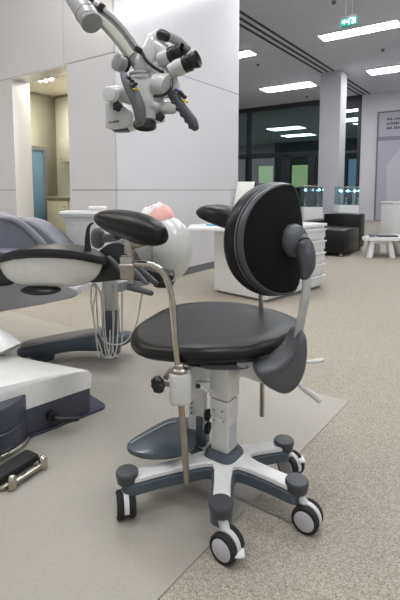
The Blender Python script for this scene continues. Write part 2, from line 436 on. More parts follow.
# side-room fittings
r = thing('downlight', 'cluster of small warm spots in the side room ceiling', 'downlight', P(47, 79, RC - .02))
pc = P(47, 79, RC - .01)
part('housing', M['lampframe'], r, lambda b: box(b, pc, (.26, .1, .02), (B, A, Z), .004))
for k in range(5):
    part('bulb', M['spot'], r, lambda b: ellipsoid(b, pc + B * (.1 - .05 * k) + A * (.02 if k % 2 else -.015) - Z * .014, (.017, .017, .01), n=12, m=8))
s0, z1 = on_t(31, 148, RT - .02); s1, _ = on_t(42, 152, RT - .02)
r = thing('glass_door', 'narrow blue tinted glass door in the side room behind the wall opening', 'door', bw((s0 + s1) / 2, RT - .03, 0))
ZD = on_t(31, 150, RT - .02)[1]
def drf(b):
    bbox(b, s0 - .05, s0, RT - .05, RT - .002, 0, ZD + .05); bbox(b, s1, s1 + .06, RT - .05, RT - .002, 0, ZD + .05); bbox(b, s0, s1, RT - .05, RT - .002, ZD, ZD + .05)
part('door_frame', M['skirt'], r, drf)
part('glass_panel', mat('blue_glass_panel', (105, 140, 162), rough=.12, coat=.5, noise=.12, nscale=3), r, lambda b: bbox(b, s0, s1, RT - .03, RT - .012, .02, ZD))
hx = Q(50, 198, 0.1); tt = on_s(49, 190, RS - .05)
tt0, zz0 = on_s(49, 206, RS - .05); _, zz1 = on_s(49, 188, RS - .05)
bm = new(); tube(bm, [bw(RS, tt0, zz0), bw(RS - .05, tt0, zz0 + .01), bw(RS - .055, tt0, (zz0 + zz1) / 2), bw(RS - .05, tt0, zz1 - .01), bw(RS, tt0, zz1)], .009, n=8)
tag(finish('grab_rail', bm, M['chrome']), 'small chrome vertical bar handle on the side room wall', 'handle')
ta, zt_ = on_s(60, 138, RS - .18); tb2, zb_ = on_s(60, 163, RS - .18)
r = thing('wall_cabinet', 'cream wall cabinet high up in the side room', 'cabinet', bw(RS - .09, ta - .25, zb_))
part('body', M['cabinet'], r, lambda b: bbox(b, RS - .17, RS, ta - .5, ta, zb_, zt_, .003))
part('door', M['cabinet'], r, lambda b: bbox(b, RS - .185, RS - .171, ta - .5, ta, zb_ + .005, zt_ - .005, .003))
tq, zq = on_s(46, 209, RS - .35)
zc = .80
r = thing('base_cabinet', 'cream base cabinet below the grey worktop in the side room', 'cabinet', bw(RS - .2, tq - .5, 0))
part('body', M['cabinet'], r, lambda b: bbox(b, RS - .33, RS, .38, tq, 0, zc - .03))
for k in range(2):
    a_ = tq - .02 - k * .42
    d = part('door', M['cabinet'], r, lambda b: bbox(b, RS - .35, RS - .331, a_ - .4, a_, .08, zc - .05, .004))
    part('knob', M['chrome'], d, lambda b: cyl(b, bw(RS - .37, a_ - .35, zc - .12), bw(RS - .35, a_ - .35, zc - .12), .01, n=10))
bm = new(); bbox(bm, RS - .36, RS, .37, tq + .01, zc - .03, zc, .004); tag(finish('worktop', bm, M['worktop']), 'grey worktop on the cream base cabinet in the side room', 'worktop')

# =====================================================================
# MIDDLE DISTANCE FURNITURE
# =====================================================================
# white reception pedestal with drawers
k1 = P(214, 292, 0); k2 = P(266, 303, 0); k3 = P(323, 287, 0); k4 = k1 + (k3 - k2)
zt2 = Q(323, 223, k3.y).z
r = thing('drawer_cabinet', 'white drawer cabinet standing behind the backrest of the work chair', 'cabinet', (k1 + k3) / 2)
ctr = (k1 + k3) / 2
part('body', M['furn'], r, lambda b: prism(b, [k + Z * .02 for k in (k1, k2, k3, k4)], Z * (zt2 - .05), .006))
part('plinth', M['skirt'], r, lambda b: prism(b, [ctr + (k - ctr) * .94 for k in (k1, k2, k3, k4)], Z * .02))
dn = (k3 - k2).normalized(); nn = V((dn.y, -dn.x, 0))
if nn.dot(V((1, -1, 0))) < 0: nn = -nn
Wd = (k3 - k2).length; hh = (zt2 - .06) / 5
for i in range(5):
    z0 = .03 + i * hh
    d = part('drawer', M['furn'], r, lambda b: box(b, k2 + dn * Wd / 2 + nn * .008 + Z * (z0 + hh / 2 - .006), (Wd - .02, .016, hh - .03), (dn, nn, Z), .003))
    part('grip', M['lampframe'], d, lambda b: box(b, k2 + dn * Wd / 2 + nn * .02 + Z * (z0 + hh - .022), (Wd - .03, .03, .012), (dn, nn, Z), .003))
tz = zt2 - .025
w1 = P(187, 228.5, tz + .02)
bm = new()
ed = [V((k.x, k.y, tz + .001)) for k in (k2, k3)] 
prism(bm, [w1 + V((0, -.0, 0)), V((k1.x, k1.y - .02, tz)), V((k2.x, k2.y - .02, tz)), V((k3.x + .03, k3.y, tz)), V((k4.x, k4.y + .03, tz)), w1 + V((.1, .45, 0)) ] if 0 else
      [V((w1.x, w1.y, tz)), V((k2.x - .01, k2.y - .02, tz)), V((k3.x + .02, k3.y - .01, tz)), V((k4.x, k4.y + .02, tz)), V((w1.x + .02, w1.y + .35, tz))], Z * .025, .004)
tag(finish('countertop', bm, M['furn']), 'thin white countertop reaching left over the drawer cabinet', 'countertop')
def onctr(x, y): return P(x, y, tz + .027)
# tilted white display, papers and card on the counter
p = onctr(243, 215); dy = p.y
r = thing('screen', 'white upright display panel on the counter behind the work chair', 'screen', p)
wa, wb = Q(233, 208, dy), Q(252, 208, dy)
def scr(b):
    prism(b, [Q(233, 210, dy), Q(250, 210, dy), Q(255, 182, dy + .06), Q(238, 182, dy + .06)], V((0, .02, .004)), .003)
part('panel', M['paper'], r, scr)
part('edge_strip', M['black'], r, lambda b: tube(b, [Q(250.4, 210, dy), Q(255.6, 182, dy + .06)], .008, n=8))
part('stand', M['furn'], r, lambda b: (box(b, V((p.x, p.y + .03, tz + .035)), (.16, .13, .016), bev=.004), box(b, V((p.x, p.y + .04, tz + .08)), (.05, .02, .1), bev=.004)))
bm = new(); q = onctr(224, 219.5); box(bm, q + Z * .045 + V((0,.1,0)), (.13, .1, .09), (A, B, Z), .008); tag(finish('paper_box', bm, M['paper']), 'small white box on the counter left of the display panel', 'box')
bm = new(); q = onctr(213, 225.5); box(bm, q + V((0, .0, .006)), (.1, .07, .012), (V((.9, -.3, 0)), V((.3, .9, 0)), Z), .002); tag(finish('card', bm, M['cyan']), 'pale blue card lying on the counter beside the far armrest', 'card')
# black armchair
sa, ta = st_of(P(343, 257.5, 0)); 
r = thing('armchair', 'low black leather armchair beyond the drawer cabinet', 'armchair', bw(sa + .45, ta + .4, 0))
zs = .36; zb = .54
part('seat', M['leather'], r, lambda b: bbox(b, sa + .0, sa + .715, ta + .0, ta + .54, .04, zs, .03))
part('backrest', M['leather'], r, lambda b: bbox(b, sa + .72, sa + .98, ta - .0, ta + .54, .04, zb, .03))
part('armrest', M['leather'], r, lambda b: bbox(b, sa + .0, sa + .98, ta + .545, ta + .72, .04, zb - .1, .03))
for i, (a_, b_) in enumerate(((.05, .05), (.92, .05), (.05, .66), (.92, .66))):
    part('leg', M['steel'], r, lambda b: cyl(b, bw(sa + a_, ta + b_, 0), bw(sa + a_, ta + b_, .042), .022, n=12))
# white coffee table with splayed legs
q = P(367, 258, 0); q2 = P(391, 258, 0); yv = (q.y + q2.y) / 2
ztab = Q(380, 236, q.y + .2).z
r = thing('coffee_table', 'low white table with splayed legs beside the black armchair', 'table', V(((q.x + q2.x) / 2 + .0, yv + .25, 0)))
tcx = (q.x + q2.x) / 2; top0 = V((tcx + .1, yv + .28, ztab))
part('tabletop', M['furn'], r, lambda b: prism(b, smoothpoly([V((tcx + dx, yv + dy_, ztab - .035)) for dx, dy_ in ((-.2, -.03), (.1, -.08), (.5, -.08), (.56, .2), (.5, .46), (.2, .46), (.0, .30), (-.16, .16))], 5), Z * .035))
for dx, dy_ in ((-.13, .0), (.17, .0), (.12, .36), (.42, .36)):
    sx = -1 if dx < 0 else 1
    part('leg', M['furn'], r, lambda b: tube(b, [V((tcx + dx, yv + dy_, 0)), V((tcx + dx * .72, yv + dy_ * .9 + .02, ztab - .033))], [.045, .05], rb=[.035, .035], power=4, n=16))
part('brace', M['furn'], r, lambda b: tube(b, [V((tcx - .1, yv + .01, ztab - .05)), V((tcx + .14, yv + .01, ztab - .05))], .04, rb=.03, power=4, n=12))
bm = new(); box(bm, V((tcx + .14, yv + .16, ztab + .009)), (.26, .18, .016), bev=.004); tag(finish('tray', bm, M['black']), 'dark flat tray on the white coffee table', 'tray')
bm = new(); c_ = V((tcx - .07, yv + .08, ztab)); lathe(bm, c_, Z, [(0.001, .03), (.02, .045), (.035, .05), (.03, .04)], n=16); tag(finish('bowl', bm, M['skirt']), 'small grey bowl on the white coffee table beside the dark tray', 'bowl')
# white panelled block at the right edge
q = P(393, 245, 0); zt3 = Q(393, 203, 7.6).z
w0 = Q(393, 203, 7.6)
r = thing('display_counter', 'white counter block at the right edge behind the coffee table', 'counter', V((w0.x + .4, 7.8, 0)))
part('body', M['furn'], r, lambda b: box(b, V((w0.x + .4, 7.85, .02 + w0.z / 2 - .02)), (.8, .5, w0.z - .04), bev=.008))
part('top', M['furn'], r, lambda b: box(b, V((w0.x + .4, 7.85, w0.z)), (.82, .52, .03), bev=.006))
# glass showcases
def showcase(x0, x1, yt, ym, d, label, n):
    a_ = Q(x0, ym, d); b_ = Q(x1, ym, d); top = Q(x0, yt, d); w = b_.x - a_.x; cx = (a_.x + b_.x) / 2
    r = thing('showcase', label, 'showcase', V((cx, d + w / 2, 0)), 'showcases by the glass front')
    part('pedestal', M['furn'], r, lambda b: box(b, V((cx, d + w / 2, a_.z / 2)), (w, w, a_.z), bev=.01))
    part('glass_case', M['caseglass'], r, lambda b: box(b, V((cx, d + w / 2, (a_.z + top.z) / 2 + .004)), (w * .96, w * .96, top.z - a_.z)))
    part('cap', M['steel'], r, lambda b: box(b, V((cx, d + w / 2, top.z + .02)), (w, w, .02), bev=.004))
    for k in range(n):
        xx = cx - w * .36 + (w * .72 * k / max(1, n - 1)); 
        part('led_spot', M['led'], r, lambda b: ellipsoid(b, V((xx, d + w * .3, top.z - .06)), (.024, .024, .02), n=12, m=8))
        part('exhibit', M['steel'], r, lambda b: lathe(b, V((xx, d + w * .5, a_.z + .001)), Z, [(0.002, .03), (.03, .034), (.05, .015), (.11, .012), (.14, .028), (.15, .01)], n=12))
showcase(304, 323, 187, 207, 9.3, 'glass showcase with blue spots left of the column', 2)
showcase(339.5, 359, 188, 205, 9.3, 'glass showcase with three blue spots right of the column', 3)
# =====================================================================
# TREATMENT CHAIR (left)
# =====================================================================
# base
e1 = P(34, 435, .008); e2 = P(91, 413, .008)
ue = (e2 - e1).normalized(); ve = V((-ue.y, ue.x, 0))       # ve points away from the camera
r = thing('treatment_chair', 'grey upholstered treatment chair on a white and dark base at the left', 'dental chair', V((-.85, 1.95, 0)))
pf = P(108, 409, 0)
def plate(b):
    c = [pf, pf - ue * 1.3, pf - ue * 1.3 + ve * .75, pf + ve * .0]
    a = pf; L = 1.25; W_ = .62
    pts = []
    rr = .03
    for cx, cy, a0 in ((-rr, rr, -90), (-rr, W_ - rr, 0), (-L + rr, W_ - rr, 90), (-L + rr, rr, 180)):
        for i in range(5):
            an = math.radians(a0 + i * 22.5); pts.append(a + ue * (cx + rr * math.cos(an)) + ve * (cy + rr * math.sin(an)) + Z * .004)
    prism(b, pts, Z * .01)
part('floor_plate', M['plate'], r, plate)
def q_e(u, v, z): return V((e2.x, e2.y, 0)) + ue * u + ve * v + Z * z
LB = (e2 - e1).length
def dark(b):
    prism(b, [q_e(-.9, .0, .014), q_e(0, 0, .014), q_e(-.2, .48, .014), q_e(-1.1, .48, .014)], Z * .1, .006)
part('plinth', M['navy'], r, dark)
def drum(b):
    c = q_e(-LB - .165, .10, 0)
    loft(b, [[V((c.x + .175 * k * math.cos(a), c.y + .165 * k * math.sin(a), z)) for a in [2 * PI * j / 40 for j in range(40)]] for z, k in ((.0145, 1), (.085, 1), (.088, .985), (.092, .985), (.095, 1), (.165, 1), (.172, .98))])
part('swivel_drum', M['navy'], r, drum)
cc = q_e(-LB - .165, .10, 0)
part('trim_ring', M['chrome'], r, lambda b: tube(b, [V((cc.x + .185 * math.cos(a), cc.y + .175 * math.sin(a), .022)) for a in [2 * PI * j / 32 for j in range(33)]], .005, n=8, k=1))
def whiteb(b):
    zt0 = .185
    # cross-sections running away from the near face, top rising to the left/back
    def sec(v, lift):
        pts = []
        prof = [(-1.0, .114), (0.0, .114), (.004, zt0 - .02), (-.012, zt0), (-.07, zt0 + .018 + lift * .1), (-.2, zt0 + .05 + lift * .4), (-.38, zt0 + .075 + lift * .7), (-.6, zt0 + .1 + lift), (-1.0, zt0 + .12 + lift)]
        return [q_e((u if u > -.99 else -.9) - .42 * max(0, v), v, z) for u, z in prof]
    # raised near edge: white skirt hangs lower on the near side
    loft(b, [sec(-.006, -.085), sec(.0, -.055), sec(.03, -.045), sec(.10, -.04), sec(.22, -.035), sec(.36, -.02), sec(.47, -.01), sec(.50, -.04), sec(.51, -.085)])
part('base_cover', M['white'], r, whiteb)
part('lock_lever', M['black'], r, lambda b: (tube(b, [q_e(-.16, -.002, .06), q_e(-.155, -.04, .055), q_e(-.10, -.075, .05)], [.012, .012, .01], n=10, roundcap=True), cyl(b, q_e(-.165, .01, .06), q_e(-.165, -.02, .06), .02, n=16, bev=.004)))
def neck(b):
    c0 = q_e(-.27, .36, .2)
    tube(b, [c0 + Z * -.02, c0 + V((-.06, .02, .08)), c0 + V((-.10, .05, .2))], [.17, .12, .11], rb=[.13, .1, .1], power=2.3, n=28)
part('neck', M['white'], r, neck)
def under(b):
    y = 2.05
    pts = [Q(-80, 262, y), Q(20, 262, y), Q(77, 289, y), Q(79, 294, y), Q(72, 298, y), Q(40, 305, y), Q(0, 312, y), Q(-80, 325, y)]
    prism(b, [p + V((0, -.02, 0)) for p in pts], V((0, .46, .0)), .02)
part('seat_shell', M['lilac'], r, under)
def seatc(b):
    y = 2.07
    prism(b, [Q(-80, 250, y), Q(10, 252, y), Q(60, 275, y), Q(66, 286, y), Q(20, 285, y), Q(-80, 285, y)], V((0, .42, 0)), .02)
part('seat', M['uphol'], r, seatc)
def backr(b):   # reclined upholstered backrest: section sweeps away from the camera
    y0 = 2.2
    rings = []
    for f, k, zz in ((0, .955, -.006), (.008, .985, -.002), (.03, 1, -.003), (.10, 1, -.006), (.20, 1, -.012), (.26, .97, -.02), (.29, .85, -.04)):
        y = y0 + f
        ptsb = [(-60, 206), (0, 216), (18, 217), (34, 222), (50, 234), (64, 248), (76, 262), (70, 270), (50, 272), (0, 276), (-60, 280)]
        cen = Q(0, 250, y0)
        ring = []
        for x, yy in ptsb:
            w = Q(x, yy, y0); w = cen + (w - cen) * k; ring.append(V((w.x, y, w.z + zz)))
        rings.append(smoothpoly(ring, 3))
    loft(b, rings)
part('backrest', M['uphol'], r, backr)
def piping(b):
    y0 = 2.2
    tube(b, [Q(2, 218, y0 - .002), Q(14, 220, y0 - .004), Q(27, 228, y0 - .004), Q(41, 242, y0 - .004), Q(52, 255, y0 - .004), Q(58, 264, y0 - .002)], [.010, .014, .017, .018, .016, .010], rb=.008, n=12, roundcap=True, up=V((0, -1, 0)))
part('side_bolster', M['uphol2'], r, piping)

# rinse basin carried by the treatment chair
def basin(b):
    q_ = Q(85, 211, 2.5); rx, ry = .118, .10; zt_ = q_.z; zb_ = Q(85, 281, 2.5).z; hh_ = zt_ - zb_
    prof = [(zb_, .5), (zb_ + .012, .58), (zb_ + hh_ * .5, .78), (zt_ - .03, .90), (zt_ - .026, 1.06), (zt_ - .01, 1.12), (zt_, 1.08), (zt_, .98), (zt_ - .03, .86), (zb_ + hh_ * .5, .7), (zb_ + .03, .45)]
    loft(b, [[V((q_.x + rx * k * math.copysign(abs(math.cos(a)) ** .6, math.cos(a)), q_.y + ry * k * math.copysign(abs(math.sin(a)) ** .6, math.sin(a)), z)) for a in [2 * PI * j / 36 for j in range(36)]] for z, k in prof])
part('rinse_basin', M['white'], r, basin)
part('basin_cover', M['furn'], r, lambda b: box(b, Q(98, 208, 2.53) , (.09, .1, .02), bev=.006))
part('basin_arm', M['white'], r, lambda b: tube(b, [Q(85, 280, 2.5), Q(60, 290, 2.45), Q(20, 292, 2.35)], .035, rb=.025, n=16, power=3))

# instrument unit: white pod with black rim on an arm
yI = 1.88
r = thing('instrument_unit', 'dental instrument unit with grey-white pod, black rim and hanging hoses', 'dental unit', V((-.45, 2.1, 0)))
cI = Q(51, 254, yI); RX = 55 * yI / F
def pod(b):
    rings = []
    n = 40
    for ph in [0, .1, .25, .45, .65, .85, 1.0, 1.15, 1.3, 1.42, 1.52]:
        kx = math.cos(ph) ** .75; z = -.155 * math.sin(ph) ** 1.1 if ph else 0
        rings.append([V((cI.x + (RX - .012) * kx * math.copysign(abs(math.cos(a)) ** .85, math.cos(a)) , cI.y + .088 * kx * math.sin(a), cI.z + z + .016 - .045 * kx * kx * math.cos(a) ** 2)) for a in [2 * PI * j / n for j in range(n)]])
    loft(b, rings)
pod_ = part('pod_shell', M['shell'], r, pod)
def rim(b):
    rings = []; n = 48
    for z, k in ((-.016, .96), (-.016, 1.0), (-.006, 1.03), (.008, 1.03), (.018, 1.0), (.018, .9), (.022, .5), (.022, .05)):
        rings.append([V((cI.x + RX * k * math.copysign(abs(math.cos(a)) ** .85, math.cos(a)), cI.y + .095 * k * math.sin(a), cI.z + z + .016 - .045 * k * k * math.cos(a) ** 2)) for a in [2 * PI * j / n for j in range(n)]])
    loft(b, rings)
part('rim', M['black'], r, rim)
part('release_button', M['black'], r, lambda b: ellipsoid(b, Q(41, 290, yI - .02), (.085, .05, .02), n=24, m=10))
part('pod_body', M['black'], r, lambda b: tube(b, [Q(-60, 268, yI + .1), Q(-20, 268, yI + .08), Q(6, 270, yI + .07)], [.09, .085, .07], rb=[.07, .07, .05], n=24, power=3, up=V((0, 1, 0)), roundcap=True))
# black joint and holder bar
def joint(b):
    y = 1.95
    prism(b, smoothpoly([Q(98, 252, y), Q(112, 243, y), Q(126, 246, y), Q(140, 266, y), Q(160, 273, y), Q(172, 275, y), Q(172, 281, y), Q(155, 283, y), Q(125, 280, y), Q(104, 282, y), Q(88, 282, y), Q(92, 268, y)], 3), V((0, .12, 0)), .006)
part('holder_bar', M['black'], r, joint)
def socket(b): 
    y = 1.93
    for x0, y0_, x1, y1_ in ((109, 258, 121, 270), (122, 264, 136, 277), (136, 266, 156, 283)):
        tube(b, [Q(x0, y0_, y), Q(x1, y1_, y - .02)], [.012, .013, .012], n=14, roundcap=True)
part('socket', M['dgrey'], r, socket)
def hp(x0, y0_, x1, y1_, y=1.86):
    part('handpiece', M['grey'], r, lambda b: tube(b, [Q(x0, y0_, y), Q((x0 + x1) / 2, (y0_ + y1_) / 2, y - .01), Q(x1, y1_, y - .02)], [.010, .011, .009], n=14, roundcap=True))
hp(121, 270, 136, 286); hp(127, 263, 146, 283, 1.84)
# curved black handpiece standing in the pod
part('curved_handpiece', M['black'], r, lambda b: tube(b, [Q(88, 250, 1.9), Q(87.5, 240, 1.9), Q(88, 230, 1.9), Q(90, 225, 1.9), Q(93, 223, 1.9)], [.015, .012, .008, .006, .004], n=12, roundcap=True))
yp = 2.32
c0 = Q(111, 340, yp); c0.z = .02
def pole(b): cyl(b, V((c0.x, yp, .24)), V((c0.x, yp, Q(110, 276, yp).z)), .04, n=28, bev=.004)
part('pole', M['silver'], r, pole)
part('pole_sleeve', M['navy'], r, lambda b: cyl(b, V((c0.x, yp, .02)), V((c0.x, yp, Q(110, 309, yp).z)), .046, n=28, bev=.005))
part('floor_arm', M['slate'], r, lambda b: tube(b, [Q(28, 350, 2.24), Q(45, 347, 2.26), Q(75, 342, 2.3), V((c0.x - .02, yp - .02, .085)), V((c0.x + .06, yp, .1))], [.055, .07, .07, .07, .06], rb=[.03, .036, .036, .036, .03], power=3.2, n=24, roundcap=True))
part('arm_cover', M['microgrey'], r, lambda b: tube(b, [Q(29, 344, 2.24) , Q(46, 341, 2.27), Q(75, 335.5, 2.31), Q(100, 331, 2.33)], [.04, .055, .055, .05], rb=.014, n=20, power=2.6, roundcap=True))
part('foot', M['slate'], r, lambda b: cyl(b, V((c0.x - .35, yp - .04, .0)), V((c0.x - .35, yp - .04, .06)), .06, n=24, bev=.008))
for h_ in ([(92, 283), (91, 300), (95, 330), (98, 352), (99, 357)], [(94, 283), (101, 295), (103, 330), (106, 354), (111, 356), (113, 330), (112, 284)],
           [(103, 283), (104, 310), (106, 340), (110, 357), (116, 352), (118, 320), (117, 284)], [(122, 283), (122, 310), (122, 340), (119, 356), (113, 350), (114, 320), (114, 284)],
           [(96, 284), (97, 310), (100, 335), (110, 344), (125, 342), (136, 325), (141, 300), (143, 288)], [(93, 284), (96, 290), (93, 310), (96, 334), (100, 346), (104, 357), (109, 354), (110, 330)]):
    hd = 2.02 + random.uniform(-.03, .05)
    part('hose', M['hose'], r, lambda b: tube(b, [Q(x, y, hd) for x, y in h_], .0036, n=8, k=8, up=V((0, 1, 0))))

# mannequin-like globe with cloth
yg = 2.26; cg = Q(163, 249, yg)
r = thing('globe_shell', 'large pale grey globe-shaped shell behind the near armrest', 'shell', V((cg.x, cg.y, Q(160, 284, yg).z)))
part('shell', M['globe'], r, lambda b: ellipsoid(b, cg, (.153, .15, .175), n=40, m=24))
part('seam_ring', M['microgrey'], r, lambda b: tube(b, [cg + V((-.04 + .0 * a, 0, 0)) + V((0, .149 * math.cos(a), .17 * math.sin(a))) for a in [2 * PI * j / 40 for j in range(41)]], .003, n=6, k=1))
part('mount', M['black'], r, lambda b: cyl(b, cg - Z * .19, cg - Z * .14, .05, .07, n=20))
def drape(b, pts, k0, k1, th=.006):   # patch of cloth following the shell; pts = outline in (azimuth, elevation) degrees
    n = len(pts)
    cen = (sum(p[0] for p in pts) / n, sum(p[1] for p in pts) / n)
    def sp(a, e, k): a, e = math.radians(a), math.radians(e); return cg + V((.153 * k * math.cos(e) * math.cos(a), .15 * k * math.cos(e) * math.sin(a), .175 * k * math.sin(e)))
    rows_o = []; rows_i = []
    for f in (1, .98, .85, .65, .4, .2, .05):
        w = [.012 * math.sin(i * 2.1 + f * 9) for i in range(n)]
        rows_o.append([sp(cen[0] + (p[0] - cen[0]) * f, cen[1] + (p[1] - cen[1]) * f, k1 + w[i] - (.03 if f == 1 else 0)) for i, p in enumerate(pts)])
    loft(b, rows_o)
def topdrape(b, c2, rx, ry, k, zoff, wob, seed):
    rnd = random.Random(seed); n = 36; ph = [rnd.uniform(0, 6) for _ in range(3)]
    rows = []
    for f in (.0, .2, .45, .7, .9, 1.0, 1.0):
        row = []
        for j in range(n):
            a = 2 * PI * j / n; rr = (1 + wob * math.sin(3 * a + ph[0]) + wob * .7 * math.sin(5 * a + ph[1]))
            dx = c2.x + rx * rr * max(f, .02) * math.cos(a); dy_ = c2.y + ry * rr * max(f, .02) * math.sin(a)
            q_ = 1 - (dx / .153) ** 2 - (dy_ / .15) ** 2
            z = .175 * math.sqrt(max(q_, .02)) + k + .006 * math.sin(7 * a + ph[2]) * f + zoff * (1 - f ** 5)
            row.append(cg + V((dx, dy_, z)))
        rows.append(row)
    rows[-1] = [v - Z * .008 for v in rows[-1]]
    loft(b, rows, cap=True)
bm = new(); topdrape(bm, V((-.05, -.01, 0)), .105, .085, .008, .044, .06, 1)
tag(finish('pink_cloth', bm, M['pink']), 'crumpled pink cloth draped over the top of the pale globe', 'cloth')
bm = new(); topdrape(bm, V((-.062, -.02, 0)), .06, .052, .05, .016, .08, 3)
wc = tag(finish('white_cloth', bm, M['cloth']), 'folded white tissue with a dark print lying on the pink cloth', 'tissue')
def prt(b):
    for i in range(6):
        x = -.07 + i * .009; c_ = cg + V((x, -.05, .175 * math.sqrt(1 - (x / .153) ** 2 - (.05 / .15) ** 2) + .074))
        box(b, c_ , (.005, .006 + (i % 3) * .004, .006), bev=.001)
part('printed_mark', M['ink'], wc, prt)
# foot pedal at the lower left
r = thing('foot_pedal', 'steel foot control with black rubber pads on the floor at lower left', 'foot pedal', P(10, 470, 0))
b1, b2_ = P(12, 479, .035), P(43, 459, .035)
up_ = (b2_ - b1).normalized(); vp = V((-up_.y, up_.x, 0))
def lug(b, c_, k): lathe(b, V((c_.x, c_.y, 0.004)), Z, [(0, .018 * k), (.003, .021 * k), (.028, .021 * k), (.036, .019 * k), (.041, .012 * k), (.043, .003)], n=24)
part('round_cap', M['chrome'], r, lambda b: lug(b, b1, .62)); part('round_cap', M['chrome'], r, lambda b: lug(b, b2_, .68))
part('side_rail', M['steel'], r, lambda b: tube(b, [V((b1.x, b1.y, .02)), V((b2_.x, b2_.y, .02))], .009, rb=.007, n=12, power=4))
def base_(b): prism(b, [V((b1.x, b1.y, .006)) - up_ * .02 + vp * .01, V((b2_.x, b2_.y, .006)) - up_ * .01 + vp * .01, V((b2_.x, b2_.y, .006)) - up_ * .02 + vp * .09, V((b1.x, b1.y, .006)) - up_ * .1 + vp * .13], Z * .012, .002)
part('base', M['steel'], r, base_)
mid = (b1 + b2_) / 2
part('pad', M['rubber'], r, lambda b: box(b, V((mid.x, mid.y, .03)) + vp * .055 - up_ * .01, (.15, .062, .024), (up_, vp, Z), .008))
part('pad', M['rubber'], r, lambda b: box(b, V((mid.x, mid.y, .03)) + vp * .115 - up_ * .12, (.12, .06, .024), (up_, vp, Z), .008))
part('hinge_pin', M['steel'], r, lambda b: cyl(b, V((mid.x, mid.y, .026)) + vp * .085 + up_ * .01, V((mid.x, mid.y, .026)) + vp * .085 + up_ * .085, .005, n=10))
part('rail_mark', M['ink'], r, lambda b: [box(b, V((b1.x, b1.y, .0285)).lerp(V((b2_.x, b2_.y, .0285)), k), (.003, .006, .002), (up_, vp, Z)) for k in (.3, .36, .42, .72, .78)])

# =====================================================================
# WORK CHAIR (main subject)
# =====================================================================
hub = P(224, 455, .11); hub.z = 0
WC = thing('surgeon_chair', 'black operator chair with armrests on a white five-wheel base in the foreground', 'chair', hub)
caps_px = ((127, 471), (221, 502), (297, 480), (284, 440), (196, 434))
caps = [P(x, y, .122) for x, y in caps_px]; caps = [V((c.x, c.y, 0)) for c in caps]
order = sorted(caps, key=lambda c: math.atan2(c.y - hub.y, c.x - hub.x))
def star(half_end, half_root, ext, valley):
    pts = []; n = len(order)
    for i, c in enumerate(order):
        d = (c - hub); L = d.length + ext; d.normalize(); s = V((-d.y, d.x, 0))
        nx = order[(i + 1) % n] - hub; nx.normalize(); bis = (d + nx); bis.normalize()
        pts += [hub + d * (L * .45) - s * half_root, hub + d * (L * .75) - s * (half_end * 1.02), hub + d * L - s * half_end, hub + d * (L + half_end * .6), hub + d * L + s * half_end, hub + d * (L * .75) + s * (half_end * 1.02), hub + d * (L * .45) + s * half_root]
        ang = d.angle(nx); rv = (half_root + valley) / max(.35, math.sin(ang / 2))
        pts.append(hub + bis * rv)
    return pts
def starp(b, he, hr, ext, val, z0, z1, bev):
    pts = smoothpoly(star(he, hr, ext, val), 3)
    # gentle fall of the spokes towards their ends
    b3 = bmesh.new(); n = len(pts); cen = V((hub.x, hub.y, 0))
    def dz(p): return -.010 * min(1, ((p - cen).length / .3)) ** 1.5
    rows = []
    for z, sh in ((z0, .006), (z0 + bev, 0), (z1 - bev, 0), (z1, .0025)):
        row = []
        for i, p in enumerate(pts):
            a = pts[i - 1]; c = pts[(i + 1) % n]; t = (c - a); t.z = 0; t.normalize(); nrm = V((t.y, -t.x, 0))
            q_ = p - nrm * sh; row.append(V((q_.x, q_.y, z + dz(p))))
        rows.append(row)
    vs = [[b3.verts.new(p) for p in rr] for rr in rows]
    for i in range(len(vs) - 1):
        for j in range(n): b3.faces.new((vs[i][j], vs[i][(j + 1) % n], vs[i + 1][(j + 1) % n], vs[i + 1][j]))
    for row, z in ((vs[0], z0), (vs[-1], z1)):
        cv = b3.verts.new((hub.x, hub.y, z))
        for j in range(n): b3.faces.new((row[j], row[(j + 1) % n], cv))
    merge(b, b3)
part('base_body', M['slate'], WC, lambda b: starp(b, .026, .030, .0, .008, .070, .104, .004), sharp=30)
part('base_top', M['white'], WC, lambda b: starp(b, .0215, .0235, -.005, .010, .104, .118, .002), sharp=30)
# casters: proto built at the origin of the chair's frame
def caster(cpos, wpos, axis):
    c = V((cpos.x, cpos.y, 0)); w = V((wpos.x, wpos.y, 0)); ax = V(axis).normalized(); rad = .036
    root = part('caster', M['dgrey'], WC, lambda b: (lathe(b, c + Z * .090, Z, [(0, .018), (.004, .027), (.018, .029), (.024, .0305), (.031, .0305), (.0345, .028), (.0355, .01)], n=28)))
    fwd = Z.cross(ax).normalized()
    wc_ = w + Z * rad
    def hood(b):
        ring = []
        rows = []
        for sgn in (-1, 1):
            row = []
            for i in range(13):
                a = math.radians(-10 + 200 * i / 12); row.append(wc_ + ax * (.0065 * sgn) + fwd * math.cos(a) * .0365 + Z * math.sin(a) * .0375)
            row += [wc_ + ax * (.0065 * sgn) - fwd * .02 - Z * .012, wc_ + ax * (.0065 * sgn) + fwd * .02 - Z * .012]
            rows.append(row)
        loft(b, rows)
        tube(b, [wc_ + Z * .02, c + Z * .092], [.012, .013], n=14)
    part('fork', M['offwhite'], root, hood)
    for sgn in (-1, 1):
        part('wheel', M['rubber'], root, lambda b: lathe(b, wc_ + ax * sgn * .0075, ax * sgn, [(0, .03), (.001, .0345), (.004, rad), (.013, rad), (.0165, .0345), (.018, .031), (.0175, .027), (.016, .004)], n=32))
        part('hub_cap', M['lilac'], root, lambda b: lathe(b, wc_ + ax * sgn * .0225, ax * sgn, [(0, .0265), (.003, .0265), (.0045, .024), (.0042, .014), (.0048, .012), (.0048, .002)], n=28))
    return root, wc_, ax, fwd
